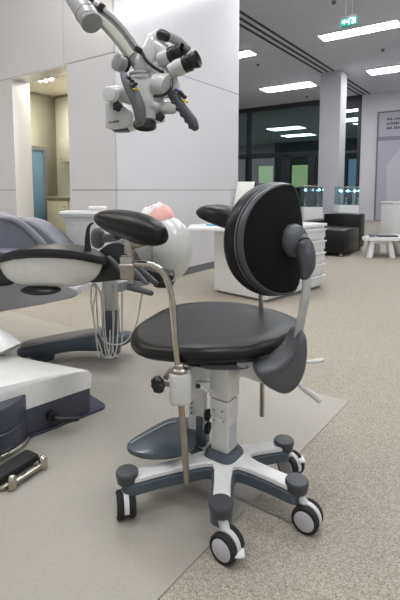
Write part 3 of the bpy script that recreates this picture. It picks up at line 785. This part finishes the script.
wp = [(P(126, 516, 0), (-.93, -.25, 0)), (P(227, 558, 0), (-.62, -.78, 0)), (P(307, 529, 0), (-.55, -.83, 0)), (P(290.5, 475, 0), (-.7, -.6, 0)), (P(203, 462, 0), (.9, -.3, 0))]
for i, (wpos, ax) in enumerate(wp):
    rt, wc_, ax_, fwd = caster(caps[i], wpos, ax)
    if i == 1:
        part('brake_tab', M['white'], rt, lambda b: box(b, Q(238, 552, wc_.y - .02), (.03, .035, .007), bev=.003))
    if i == 3:
        part('brake_tab', M['white'], rt, lambda b: box(b, Q(301, 459, wc_.y - .01), (.02, .035, .007), bev=.003))
# main column
ya = math.radians(-37)
cx_ = (V((math.cos(ya), math.sin(ya), 0)), V((-math.sin(ya), math.cos(ya), 0)), Z)
cx_ = (V((math.cos(math.radians(-35)), math.sin(math.radians(-35)), 0)), V((-math.sin(math.radians(-35)), math.cos(math.radians(-35)), 0)), Z)
zc1 = Q(224, 412, hub.y).z; zc2 = Q(224, 396, hub.y).z; zc3 = Q(224, 362, hub.y).z
part('collar', M['slate'], WC, lambda b: tube(b, [hub + Z * .117, hub + Z * .128, hub + Z * .136], [.05, .046, .040], power=3.6, n=32, up=cx_[1], smooth=False) )
part('lower_column', M['offwhite'], WC, lambda b: box(b, hub + Z * ((.13 + zc1) / 2), (.056, .056, zc1 - .13), cx_, .004))
part('inspection_panel', M['lilac'], WC, lambda b: box(b, hub + cx_[0] * .0285 + Z * ((.15 + zc1 - .03) / 2), (.003, .034, zc1 - .03 - .15), cx_, .001))
part('middle_column', M['offwhite'], WC, lambda b: box(b, hub + Z * ((zc1 + zc2) / 2 - .004), (.060, .060, zc2 - zc1 + .004), cx_, .004))
part('upper_column', M['offwhite'], WC, lambda b: box(b, hub + Z * ((zc2 + zc3) / 2 + .002), (.064, .064, zc3 - zc2), cx_, .004))
part('screw', M['steel'], WC, lambda b: [cyl(b, hub + cx_[1] * -.0275 - cx_[1] * .003 + cx_[0] * dx + Z * z, hub - cx_[1] * .033 + cx_[0] * dx + Z * z, .003, n=8) for dx, z in ((-.015, zc1 + .015), (.012, zc1 + .018), (-.015, zc1 - .015), (.016, zc1 - .012))])
# seat top beam, brackets
SC = V((.052, 1.40, 0)); ZS = .472
uS = V((-.72, .69, 0)).normalized(); wS = V((-.69, -.72, 0)).normalized()
SP = .455
def seat(b):
    n = 64; rings = []
    def outline(a):
        c, s = math.cos(a), math.sin(a)
        ru, rw = .262, .246
        p = 2.35
        r_ = (abs(c / ru) ** p + abs(s / rw) ** p) ** (-1 / p)
        r_ *= 1 + .075 * math.exp(-((a - math.radians(72)) / .42) ** 2) - .05 * math.exp(-((a - math.radians(135)) / .4) ** 2) - .085 * math.exp(-((a - math.radians(22)) / .38) ** 2) + .05 * math.exp(-((a - math.radians(285)) / .4) ** 2)
        return r_
    def z_top(k, a):
        dish = -.010 * (1 - k * k) + .006 * math.cos(2 * a) * k * k
        return ZS + dish - .012 * k * k * math.cos(a - math.radians(50)) - .020 * k ** 3 * math.exp(-((a - math.radians(72)) / .5) ** 2)
    prof = [(.02, None), (.3, None), (.55, None), (.75, None), (.90, -.003), (.96, -.010), (.99, -.020), (1.0, -.030), (.99, -.039), (.955, -.046), (.9, -.05), (.6, -.056), (.05, -.056)]
    for k, dz in prof:
        ring = []
        for j in range(n):
            a = 2 * PI * j / n; r_ = outline(a) * k
            zt_ = z_top(min(k, .88) if dz is None or dz > -.06 else .88, a)
            z = zt_ if dz is None else zt_ + dz
            ring.append(SC + uS * math.cos(a) * r_ + wS * math.sin(a) * r_ + Z * z)
        rings.append(ring)
    loft(b, rings)
part('seat', M['leather'], WC, seat, sharp=60)
part('seat_pan', M['black'], WC, lambda b: prism(b, smoothpoly([SC + uS * .19 * math.cos(a) + wS * .19 * math.sin(a) + Z * .386 for a in [2 * PI * j / 12 for j in range(12)]], 4), Z * .02))
def beam(b):
    p0 = hub + Z * (zc3 - .012)
    # carrier plate widening to the seat
    prism(b, [Q(190, 364, 1.24), Q(262, 362, 1.24), Q(262, 370, 1.24), Q(240, 378, 1.24), Q(214, 372, 1.24), Q(200, 376, 1.24)], V((0, .05, 0)), .003)
    tube(b, [hub + Z * (zc3 - .01), hub + Z * .395], [.034, .07], n=20, rb=[.034, .07], power=4)
part('seat_carrier', M['offwhite'], WC, beam)
def brk(b):
    y = 1.2
    prism(b, [Q(237, 363, y), Q(259, 362, y), Q(263, 370, y), Q(266, 377, y), Q(262, 383, y), Q(256, 382, y), Q(240, 376, y)], V((0, .03, 0)), .004)
    cyl(b, Q(261, 379, y - .01), Q(261, 379, y + .04), .011, n=16, bev=.002)
    cyl(b, Q(243, 366, y - .006), Q(243, 366, y + .01), .006, n=12)
part('tilt_bracket', M['offwhite'], WC, brk)
# auxiliary column on the left
ax2 = (V((.93, -.36, 0)).normalized(), V((.36, .93, 0)).normalized(), Z)
pb = P(197, 457, .11); a2c = V((Q(198, 420, 1.31).x, 1.31, 0))
zt4 = Q(198, 371, 1.31).z
part('side_column', M['offwhite'], WC, lambda b: (box(b, a2c + Z * ((.145 + zt4) / 2), (.05, .034, zt4 - .145), ax2, .003)))
part('adjustment_hole', M['black'], WC, lambda b: [cyl(b, Q(191.5, y, 1.286), Q(191.5, y, 1.31), .0028, n=8) for y in (403, 408, 413)])
def mech(b):
    box(b, a2c + Z * .135, (.062, .045, .05), ax2, .004)
    box(b, a2c + ax2[0] * .012 + Z * .17, (.02, .05, .07), ax2, .004)
part('lift_mechanism', M['slate'], WC, mech)
part('roller', M['rubber'], WC, lambda b: [cyl(b, a2c + ax2[0] * .038 + Z * z - ax2[1] * .0, a2c + ax2[0] * .028 + Z * z, .018, n=20, bev=.003) for z in (.165, .205)])
def link(b):
    y = 1.235
    prism(b, [Q(184, 372, y), Q(206, 360, y), Q(212, 364, y), Q(212, 376, y), Q(200, 384, y), Q(196, 394, y), Q(188, 396, y)], V((0, .035, 0)), .003)
    box(b, Q(203, 385, 1.2), (.035, .02, .02), bev=.003)
part('link_plate', M['offwhite'], WC, link)
part('set_screw', M['black'], WC, lambda b: (cyl(b, Q(198, 386, 1.17), Q(198, 386, 1.2), .007, n=14), ))
part('cable', M['offwhite'], WC, lambda b: tube(b, [Q(198, 383, 1.18), Q(203, 389, 1.17), Q(208, 392, 1.19), Q(212, 388, 1.23)], .003, n=8))
# foot plate
zf = .135
fo = [P(x, y, zf) for x, y in ((128, 447), (131, 455), (150, 459), (178, 457), (194, 449), (197, 432), (193, 422), (176, 421), (165, 424), (143, 436))]
fo2 = smoothpoly(fo, 5); fc = sum(fo2, V()) / len(fo2)
part('foot_plate', M['slate'], WC, lambda b: prism(b, fo2, Z * .014, .003))
part('foot_plate_edge', M['offwhite'], WC, lambda b: tube(b, [P(131, 443, zf + .016), P(143, 436, zf + .016), P(165, 424.5, zf + .016), P(176, 421.5, zf + .016)], .0022, n=6))  # white rim line with the edge highlight put into its colour
part('foot_plate_base', M['dgrey'], WC, lambda b: (prism(b, [fc + (p - fc) * .9 - Z * .008 for p in fo2], Z * .007), tube(b, [fc - Z * .012, V((a2c.x, a2c.y, .118))], .02, rb=.012, n=10)))
# near armrest
rb0 = Q(187, 482, 1.135); rc = Q(180, 385, 1.16)
part('arm_rod', M['brass'], WC, lambda b: tube(b, [rb0, Q(184, 440, 1.145), Q(181, 400, 1.157), Q(180, 385, 1.16)], .0088, n=14, k=4))
part('arm_tube', M['chrome'], WC, lambda b: tube(b, [Q(179, 380, 1.16), Q(176, 345, 1.165), Q(173, 310, 1.17), Q(170, 290, 1.17), Q(164, 274, 1.165), Q(154, 266, 1.16), Q(143, 264, 1.15), Q(134, 264, 1.145)], .0088, n=16, k=6))
def clampb(b):
    c_ = Q(180.5, 386, 1.16)
    zt_, zb_ = Q(180, 372, 1.16).z, Q(180, 401, 1.16).z
    loft(b, [[V((c_.x, c_.y, z)) + V((.030 * k * math.copysign(abs(math.cos(a)) ** .55, math.cos(a)), .028 * k * math.copysign(abs(math.sin(a)) ** .55, math.sin(a)), 0)) for a in [2 * PI * j / 32 for j in range(32)]] for z, k in ((zb_ - .002, .85), (zb_ + .002, .97), (zb_ + .008, 1), (zt_ - .004, 1), (zt_, .95))])
part('clamp_block', M['offwhite'], WC, clampb)
part('clamp_collar', M['steel'], WC, lambda b: lathe(b, Q(179.5, 372.5, 1.16), Z, [(0, .017), (.004, .022), (.01, .022), (.013, .014), (.022, .013), (.024, .010)], n=24))
part('clamp_wing', M['brass'], WC, lambda b: prism(b, [Q(163, 378, 1.15), Q(169, 369, 1.15), Q(173, 368, 1.15), Q(172, 374, 1.15), Q(167, 381, 1.15)], V((0, .012, 0)), .002))
def starknob(b, c_, d, r_, th, lobes=7):
    d = V(d).normalized(); X, Y = frame_of(d); n = lobes * 8; rows = []
    for t, k in ((0, .82), (th * .15, .96), (th * .5, 1), (th * .85, .96), (th, .8)):
        rows.append([V(c_) + d * t + (X * math.cos(a) + Y * math.sin(a)) * r_ * k * (1 + .09 * math.cos(lobes * a)) for a in [2 * PI * j / n for j in range(n)]])
    loft(b, rows)
kd = V((-.75, -.65, 0))
part('clamp_knob', M['black'], WC, lambda b: starknob(b, Q(161, 383.5, 1.145), kd, .0215, .02))
part('knob_stem', M['steel'], WC, lambda b: tube(b, [Q(163, 383.5, 1.145), Q(172, 385, 1.16)], .006, n=12))
# armpads
def pad(b, p0, p1, wid, hei, up=Z, asym=.0, n=30, m=22, bend=0):
    d = (p1 - p0); L = d.length; d.normalize(); X = d.cross(up).normalized(); Y = X.cross(d).normalized(); rings = []
    for i in range(m + 1):
        t = i / m; e = math.sin(PI * min(max(t, .012), .988)) ** .3; k = (1 - asym) + asym * 2 * t
        c_ = p0 + d * L * t + Y * bend * math.sin(PI * t)
        ring = []
        for j in range(n):
            a = 2 * PI * j / n; cc_, ss = math.cos(a), math.sin(a)
            yy = ss * hei * e * k; yy *= (.8 if ss < 0 else 1)
            ring.append(c_ + X * math.copysign(abs(cc_) ** .85, cc_) * wid * e * k + Y * yy)
        rings.append(ring)
    loft(b, rings)
part('armpad', M['leather'], WC, lambda b: pad(b, Q(97.5, 218, 1.27), Q(163, 238, 1.11), .045, .043, asym=.2, bend=.002), sharp=60)
def amount(b):
    prism(b, [Q(122, 243, 1.15), Q(144, 238, 1.13), Q(155, 240, 1.12), Q(156, 244, 1.12), Q(146, 246, 1.13), Q(131, 250, 1.15)], V((0, .03, 0)), .002)
    cyl(b, Q(129, 254, 1.15), Q(129, 238, 1.155), .012, n=16, bev=.002)
    cyl(b, Q(148, 252, 1.12), Q(148, 244, 1.12), .006, n=10)
part('pad_mount', M['steel'], WC, amount)
part('height_clamp', M['steel'], WC, lambda b: (box(b, Q(127, 267, 1.14), (.032, .03, .058), bev=.004), cyl(b, Q(131, 284, 1.14), Q(130, 250, 1.145), .008, n=12), cyl(b, Q(120, 266, 1.13), Q(134, 266, 1.12), .006, n=10)))
part('release_lever', M['dgrey'], WC, lambda b: tube(b, [Q(129, 287, 1.13), Q(140, 290, 1.11), Q(151, 293, 1.09)], [.009, .008, .007], n=12, roundcap=True))
def sk(b):
    ellipsoid(b, Q(98, 238, 1.3), (.02, .022, .031), n=20, m=12, power=2.4)
    tube(b, [Q(100, 238, 1.3), Q(110, 238, 1.28), Q(118, 236, 1.24)], [.014, .012, .012], n=12)
part('pivot_knob', M['grey'], WC, sk)
# far armrest
part('armpad', M['leather'], WC, lambda b: pad(b, Q(199, 212, 1.62), Q(252, 227, 1.46), .052, .042, asym=.15, bend=.006), sharp=60)
part('far_arm_tube', M['chrome'], WC, lambda b: tube(b, [Q(262, 416, 1.5), Q(262, 380, 1.5), Q(261, 300, 1.5), Q(258, 250, 1.5), Q(246, 234, 1.5)], .0085, n=12))
part('far_clamp', M['offwhite'], WC, lambda b: (box(b, Q(262, 358, 1.5), (.06, .05, .09), bev=.006), tube(b, [Q(255, 358, 1.49), V((hub.x + .03, hub.y + .04, .37))], .016, n=10)))
# backrest
BC = Q(279.5, 240.5, 1.18); nB = V((.70, -.71, .06)).normalized(); wB = V((-.71, -.70, 0)).normalized(); zB = wB.cross(nB).normalized()
if zB.z < 0: zB = -zB
def back_ring(k, off, n=64, hw=.144, hz=.153, extra=0.0):
    ring = []
    for j in range(n):
        a = 2 * PI * j / n; c_, s_ = math.cos(a), math.sin(a)
        x = (c_ * 1.42 if c_ > 0 else -abs(c_) ** .6 * .44) * hw * k - .36 * hw; z = math.copysign(abs(s_) ** .95, s_) * hz * k
        if z < 0: x *= 1 - .06 * (z / hz) ** 2 
        bend = -.5 * x * x - .35 * z * z
        ring.append(BC + wB * x + zB * z + nB * (off + bend))
    return ring
def panel_(b): loft(b, [back_ring(k, o_) for k, o_ in ((.95, -.01), (.957, .001), (.94, .004), (.7, .006), (.4, .007), (.03, .007))])
part('back_panel', M['fabric'], WC, panel_, sharp=60)
def rim_(b):
    loft(b, [back_ring(k, o_) for k, o_ in ((.935, -.012), (.945, .004), (.955, .007), (.975, .007), (.99, .003), (1.0, -.004), (.98, -.012))], close=True)
part('back_rim', M['dgrey'], WC, rim_, sharp=60)
part('rim_piping', M['grey'], WC, lambda b: loft(b, [back_ring(k, o_) for k, o_ in ((1.0, -.009), (1.01, -.012), (1.0, -.015), (.985, -.012))], close=True), sharp=80)
def cush(b): loft(b, [back_ring(k, o_) for k, o_ in ((.9, -.018), (1.0, -.016), (1.02, -.020), (1.03, -.033), (1.02, -.044), (.98, -.052), (.85, -.056), (.4, -.052), (.03, -.05))])
part('back_cushion', M['leather'], WC, cush, sharp=60)
kc = BC - wB * .046 + nB * .014 - zB * .004
part('pivot_dome', M['grey'], WC, lambda b: ellipsoid(b, kc, (.046, .046, .034), (wB, zB, nB), n=32, m=18))
def shoulder(b):
    tube(b, [Q(300, 238, 1.19), Q(304, 246, 1.17), Q(306, 256, 1.155), Q(307, 266, 1.145), Q(305, 276, 1.14)], [.018, .024, .025, .021, .013], rb=[.016, .02, .02, .018, .013], n=20, up=V((0, -1, 0)), roundcap=True)
part('pivot_arm', M['dgrey'], WC, shoulder)
part('arm_slot', M['black'], WC, lambda b: tube(b, [Q(299, 241, 1.145), Q(304, 238, 1.142), Q(309, 238.5, 1.146)], .0028, n=8))
part('back_bar', M['silver'], WC, lambda b: tube(b, [Q(306, 274, 1.14), Q(306.5, 286, 1.135), Q(304, 305, 1.13), Q(300, 325, 1.13), Q(297, 342, 1.14), Q(292, 360, 1.15)], .0115, rb=.008, n=14, up=V((0, -1, 0))))
def fan(b):
    y = 1.1
    o1 = smoothpoly([Q(x, yy, y) for x, yy in ((304, 334), (309, 338), (310, 356), (307, 375), (299, 390), (288, 397), (276, 394), (265, 386), (260, 377), (264, 372), (276, 367), (290, 356), (298, 345))], 4)
    cen = sum(o1, V()) / len(o1)
    rows = []
    for dy_, k in ((.0, .05), (.0, .6), (.004, .85), (.012, .96), (.024, 1.0), (.05, 1.0), (.075, .94), (.08, .5)):
        rows.append([cen + (p - cen) * k + V((0, dy_, 0)) + V((-.015, 0, 0)) * (dy_ / .08) for p in o1])
    loft(b, rows)
part('tilt_cover', M['grey'], WC, fan, sharp=50)
part('cover_crease', M['dgrey'], WC, lambda b: tube(b, [Q(262, 376, 1.102), Q(280, 371, 1.099), Q(291, 361, 1.098), Q(299, 344, 1.103)], .0018, n=6))
part('height_lever', M['offwhite'], WC, lambda b: tube(b, [Q(297, 362, 1.2), Q(310, 361.5, 1.2), Q(316, 361, 1.2), Q(321, 360, 1.2)], [.007, .007, .010, .009], rb=[.004, .004, .006, .005], n=14, roundcap=True))
part('tilt_lever', M['offwhite'], WC, lambda b: tube(b, [Q(297, 382, 1.18), Q(304, 389, 1.17), Q(312, 394, 1.16), Q(319, 400, 1.155)], [.006, .007, .009, .0085], n=14, roundcap=True))

# =====================================================================
# SURGICAL MICROSCOPE
# =====================================================================
YM = 1.6
def q(x, y, dd=0): return Q(x, y, YM + dd)
MS = thing('surgical_microscope', 'white surgical microscope with black eyepieces and grey handles hanging from a ceiling arm', 'microscope', q(150, 130))
part('main_arm', M['silver'], MS, lambda b: cyl(b, q(45, -52, .22), q(90, 20, -.01), .039, .037, n=40, bev=.002))
dA = (q(90, 20, -.01) - q(45, -52, .22)).normalized()
part('arm_ring', M['microgrey'], MS, lambda b: lathe(b, q(86, 13.5, .01), dA, [(0, .036), (.001, .0395), (.008, .0395), (.009, .036)], n=40))
part('end_cap', M['microgrey'], MS, lambda b: lathe(b, q(90, 20, -.01), dA, [(0, .035), (.004, .0365), (.016, .038), (.021, .036), (.023, .032), (.024, .005)], n=40))
for x, y in ((91, 2), (102, 8)):
    part('latch', M['black'], MS, lambda b: box(b, q(x, y, .02), (.022, .03, .026), (V((.85, 0, -.5)), V((0, 1, 0)), V((.5, 0, .85))), .005))
arcp = [(84, 5), (97, 13), (111, 25), (123, 39), (133, 53), (142, 68)]
part('swing_arm', M['silver'], MS, lambda b: tube(b, [q(x, y, .05) for x, y in arcp], [.028, .031, .033, .033, .032, .028], rb=.026, n=24, power=5, up=V((0, 1, 0)), k=6))
part('arm_inlay', M['tint'], MS, lambda b: tube(b, [q(x - 1.5, y + 2, .016) for x, y in arcp[1:-1]], [.012, .014, .014, .012], rb=.006, n=12, power=4, up=V((0, 1, 0)), k=6))
part('arm_edge', M['silver'], MS, lambda b: tube(b, [q(x + 5.6, y - 4.4, .02) for x, y in arcp[:-1]], [.008, .009, .009, .009, .009], rb=.012, n=12, power=3, up=V((0, 1, 0)), k=6))
# round friction knob left
kA = V((-.6, -.75, .1)).normalized()
part('friction_knob', M['microgrey'], MS, lambda b: (lathe(b, q(123, 65, -.0), kA, [(0, .024), (.002, .027), (.02, .028), (.030, .026), (.033, .02), (.034, .003)], n=32)))
part('knob_gasket', M['black'], MS, lambda b: lathe(b, q(125.5, 65.5, .012), kA, [(0, .028), (.002, .030), (.010, .030), (.012, .026)], n=32))
# head body
def head(b):
    tube(b, [q(144, 76, .02), q(147, 64, .0), q(151, 52, -.0), q(154, 42, .0), q(157, 37, .0)], [.034, .042, .040, .032, .022], rb=[.036, .042, .04, .034, .024], n=28, roundcap=True)
    tube(b, [q(154, 46, -.01), q(162, 52, -.015), q(168, 62, -.02)], [.026, .03, .026], n=24, roundcap=True)
    tube(b, [q(150, 66, .0), q(164, 72, -.01), q(176, 70, -.02)], [.034, .03, .022], n=22, roundcap=True)
part('head_body', M['micro'], MS, head, sharp=60)
part('head_band', M['black'], MS, lambda b: tube(b, [q(141, 50, -.045), q(146, 60, -.055), q(155, 68, -.06), q(164, 72.5, -.055)], .0055, n=10))
part('band_clip', M['black'], MS, lambda b: box(b, q(138.5, 50, -.045), (.026, .02, .018), (V((.85, 0, -.5)), V((0, 1, 0)), V((.5, 0, .85))), .004))
# vertical optics body
def optics(b):
    tube(b, [q(143, 76, .0), q(145, 90, .0), q(150, 104, .0), q(152, 122, .0)], [.042, .046, .052, .044], rb=[.045, .05, .055, .045], n=30, power=2.8)
    lathe(b, q(140, 78, 0.01), V((0, 0, -1)), [(0, .03), (.002, .036), (.03, .036), (.032, .03)], n=28)
part('optics_body', M['micro'], MS, optics, sharp=50)
part('neck_ring', M['silver'], MS, lambda b: [lathe(b, q(143, y, -.0), V((0, 0, 1)), [(0, .044), (.001, .048), (.007, .048), (.008, .044)], n=32) for y in (76, 81)])
part('side_turret', M['micro'], MS, lambda b: (lathe(b, q(156, 84, -.03), V((.75, -.5, -.25)), [(0, .03), (.005, .038), (.05, .04), (.056, .036), (.058, .01)], n=30)))
part('turret_band', M['black'], MS, lambda b: tube(b, [q(172, 79, -.07), q(171, 88, -.085), q(163, 95, -.085), q(154, 96, -.075)], .005, n=10))
part('turret_arm', M['micro'], MS, lambda b: tube(b, [q(162, 75, -.02), q(172, 82, -.03), q(179, 93, -.04)], [.03, .026, .02], n=20, roundcap=True))
# objective ring
part('objective', M['black'], MS, lambda b: lathe(b, q(145, 122, -.03), V((0, -.25, -1)), [(0, .032), (.004, .039), (.014, .040), (.020, .038), (.022, .032), (.016, .027), (.014, .002)], n=36))
part('objective_ring', M['silver'], MS, lambda b: lathe(b, q(145, 120, -.03), V((0, -.25, -1)), [(0, .032), (.002, .036), (.006, .036), (.007, .032)], n=36))
# white lamp housing on the left
hx = V((1, -.12, 0)).normalized(); hy = V((.12, 1, 0)).normalized()
def housing(b):
    pts = [q(104.5, 103, -.01), q(118, 100, -.015), q(131, 112, -.02), q(133, 124, -.02), q(125, 128, -.02), q(112, 130, -.015), q(105, 127.5, -.01)]
    prism(b, pts, V((.012, .10, .0)), .005)
part('lamp_housing', M['micro'], MS, housing)
part('housing_vent', M['dgrey'], MS, lambda b: box(b, q(121, 130, .02), (.055, .06, .012), bev=.003))
# little illegible maker's mark kept as small dark strokes
def marks(b):
    d0 = V((1, -.03, .12)).normalized(); u0 = V((-.12, 0, 1)).normalized()
    for i, (x, w, hgt) in enumerate(((109.2, .004, .0025), (110.5, .003, .005), (113, .0035, .004), (114.3, .003, .004), (115.6, .0035, .0045), (117, .003, .004), (118.3, .0035, .004))):
        box(b, q(x, 122.4 - i * .25, -.0195), (w, .003, hgt), (d0, V((0, 1, 0)), u0))
part('maker_mark', M['ink'], MS, marks)
part('housing_joint', M['micro'], MS, lambda b: (tube(b, [q(107, 94, -.02), q(120, 94, -.015), q(132, 97, .0)], [.024, .027, .028], n=24), lathe(b, q(111.5, 96, -.04), V((-.1, -1, 0)), [(0, .02), (.02, .024), (.03, .022), (.032, .01)], n=24)))
part('joint_ring', M['silver'], MS, lambda b: lathe(b, q(113, 96, -.06), V((-.1, -1, 0)), [(0, .022), (.002, .0235), (.007, .0235), (.009, .02)], n=24))
part('star_knob', M['black'], MS, lambda b: (starknob(b, q(117.5, 107, -.05), V((.1, -1, -.1)), .016, .014, 5), cyl(b, q(116, 99, -.045), q(117.5, 106, -.045), .006, n=10)))
# right side small joint with star knob
part('right_joint', M['micro'], MS, lambda b: (tube(b, [q(153, 106, -.03), q(163, 108, -.04), q(172, 108, -.045)], [.022, .02, .021], n=22, roundcap=True)))
part('joint_ring', M['silver'], MS, lambda b: lathe(b, q(160, 107.5, -.04), V((1, -.1, 0)), [(0, .021), (.002, .0235), (.008, .0235), (.01, .021)], n=24))
part('star_knob', M['black'], MS, lambda b: (starknob(b, q(160, 117, -.05), V((.1, -1, -.1)), .016, .014, 5), cyl(b, q(160.5, 109, -.05), q(160, 116, -.045), .006, n=10)))
# handles
hl = part('left_handle', M['handle'], MS, lambda b: tube(b, [q(124, 76, -.07), q(128, 84, -.085), q(134, 95, -.095), q(139, 108, -.095), q(140, 120, -.09), q(138, 123, -.09)], [.012, .018, .021, .021, .018, .012], rb=[.018, .02, .022, .022, .02, .016], n=22, up=V((0, -1, 0)), roundcap=True))
part('finger_switch', M['black'], hl, lambda b: [ellipsoid(b, q(x, y, -.12), (.008, .008, .006), n=12, m=8) for x, y in ((129, 78), (132, 81), (135.5, 84), (133, 86))])
part('yellow_dot', M['yellow'], hl, lambda b: [ellipsoid(b, q(x, y, -.122), (.0055, .004, .004), n=10, m=6) for x, y in ((134, 89), (138, 89.5))])
part('blue_dot', M['blue'], hl, lambda b: ellipsoid(b, q(126.5, 77.5, -.098), (.006, .004, .004), n=10, m=6))
hr = part('right_handle', M['dgrey'], MS, lambda b: tube(b, [q(170, 93, -.04), q(174, 97, -.045), q(180, 105, -.05), q(186, 113, -.055), q(192, 121, -.06), q(195, 127, -.06)], [.013, .017, .017, .018, .018, .014], rb=.018, n=20, up=V((0, -1, 0)), roundcap=True))
part('finger_grip', M['dgrey'], hr, lambda b: [ellipsoid(b, q(x, y, -.052), (.0095, .015, .0095), n=14, m=10) for x, y in ((173.5, 103), (178, 108.5), (182.5, 114.5), (187, 120.5), (191, 126.5))])
part('finger_switch', M['black'], hr, lambda b: [ellipsoid(b, q(x, y, -.062), (.009, .009, .007), n=12, m=8) for x, y in ((182, 94.5), (184.5, 97), (180, 92.5))])
part('blue_dot', M['blue'], hr, lambda b: ellipsoid(b, q(176.5, 90, -.06), (.008, .006, .005), n=10, m=6))
part('yellow_dot', M['yellow'], hr, lambda b: [ellipsoid(b, q(x, y, -.066), (.007, .004, .004), n=10, m=6) for x, y in ((187, 102), (184, 100.5))])
# binocular tube
eb = V((.72, -.62, -.28)).normalized()
part('bridge', M['microgrey'], MS, lambda b: tube(b, [q(164, 35, -.02), q(172, 38, -.03), q(181, 43, -.04), q(187, 48, -.05)], [.013, .016, .016, .013], n=20, power=3, roundcap=True))
part('width_knob', M['black'], MS, lambda b: (tube(b, [q(161, 34, -.03), q(166, 36.5, -.035)], [.0165, .018], n=22, roundcap=True)))
for (x0, y0, x1, y1, o1) in ((160, 60, 171, 56, -.03), (171, 71, 185, 64.5, -.055)):
    a0 = q(x0, y0, o1); a1 = q(x1, y1, o1 - .02); dd = (a1 - a0).normalized()
    t_ = part('ocular_tube', M['micro'], MS, lambda b: tube(b, [a0, a1], [.023, .028, .0275], n=28, smooth=False))
    part('eyepiece', M['black'], t_, lambda b: lathe(b, a1 - dd * .004, dd, [(0, .024), (.002, .028), (.009, .028), (.011, .026), (.014, .026), (.016, .029), (.024, .0285), (.026, .024), (.031, .024), (.033, .026), (.050, .029), (.054, .027), (.050, .022), (.036, .018)], n=34))
    part('eye_lens', M['lens'], t_, lambda b: lathe(b, a1 + dd * .028, dd, [(0, .017), (.004, .018), (.008, .015), (.0095, .003)], n=24))

# =====================================================================
# LIGHT, WORLD, CAMERA
# =====================================================================
def area(name, loc, size, energy, color=(1, 1, 1), rot=(0, 0, 0), sy=None):
    l = bpy.data.lights.new(name, 'AREA'); l.energy = energy; l.color = color; l.shape = 'RECTANGLE'; l.size = size; l.size_y = sy or size
    o = bpy.data.objects.new(name, l); COL.objects.link(o); o.location = loc; o.rotation_euler = rot; return o
w = bpy.data.worlds.new('world'); bpy.context.scene.world = w; w.use_nodes = True
bg = w.node_tree.nodes['Background']; bg.inputs[0].default_value = (.93, .95, 1, 1); bg.inputs[1].default_value = .4
area('side_room_lamp', bw(.65, 1.3, RC - .06), .9, 15, (1, .96, .86))

cam = bpy.data.cameras.new('camera'); co = bpy.data.objects.new('camera', cam); COL.objects.link(co)
co.location = (0, 0, H); co.rotation_euler = (PI / 2 - TH, 0, 0)
cam.sensor_fit = 'VERTICAL'; cam.sensor_height = 24; cam.lens = F / 600 * 24
cam.shift_y = -(300 - PY) / 600; cam.clip_start = .05
sc = bpy.context.scene; sc.camera = co
sc.view_settings.view_transform = 'Standard'; sc.view_settings.look = 'None'; sc.view_settings.gamma = 1
sc.view_settings.exposure = .8
for o in bpy.data.objects:
    if '_o' in o: del o['_o']
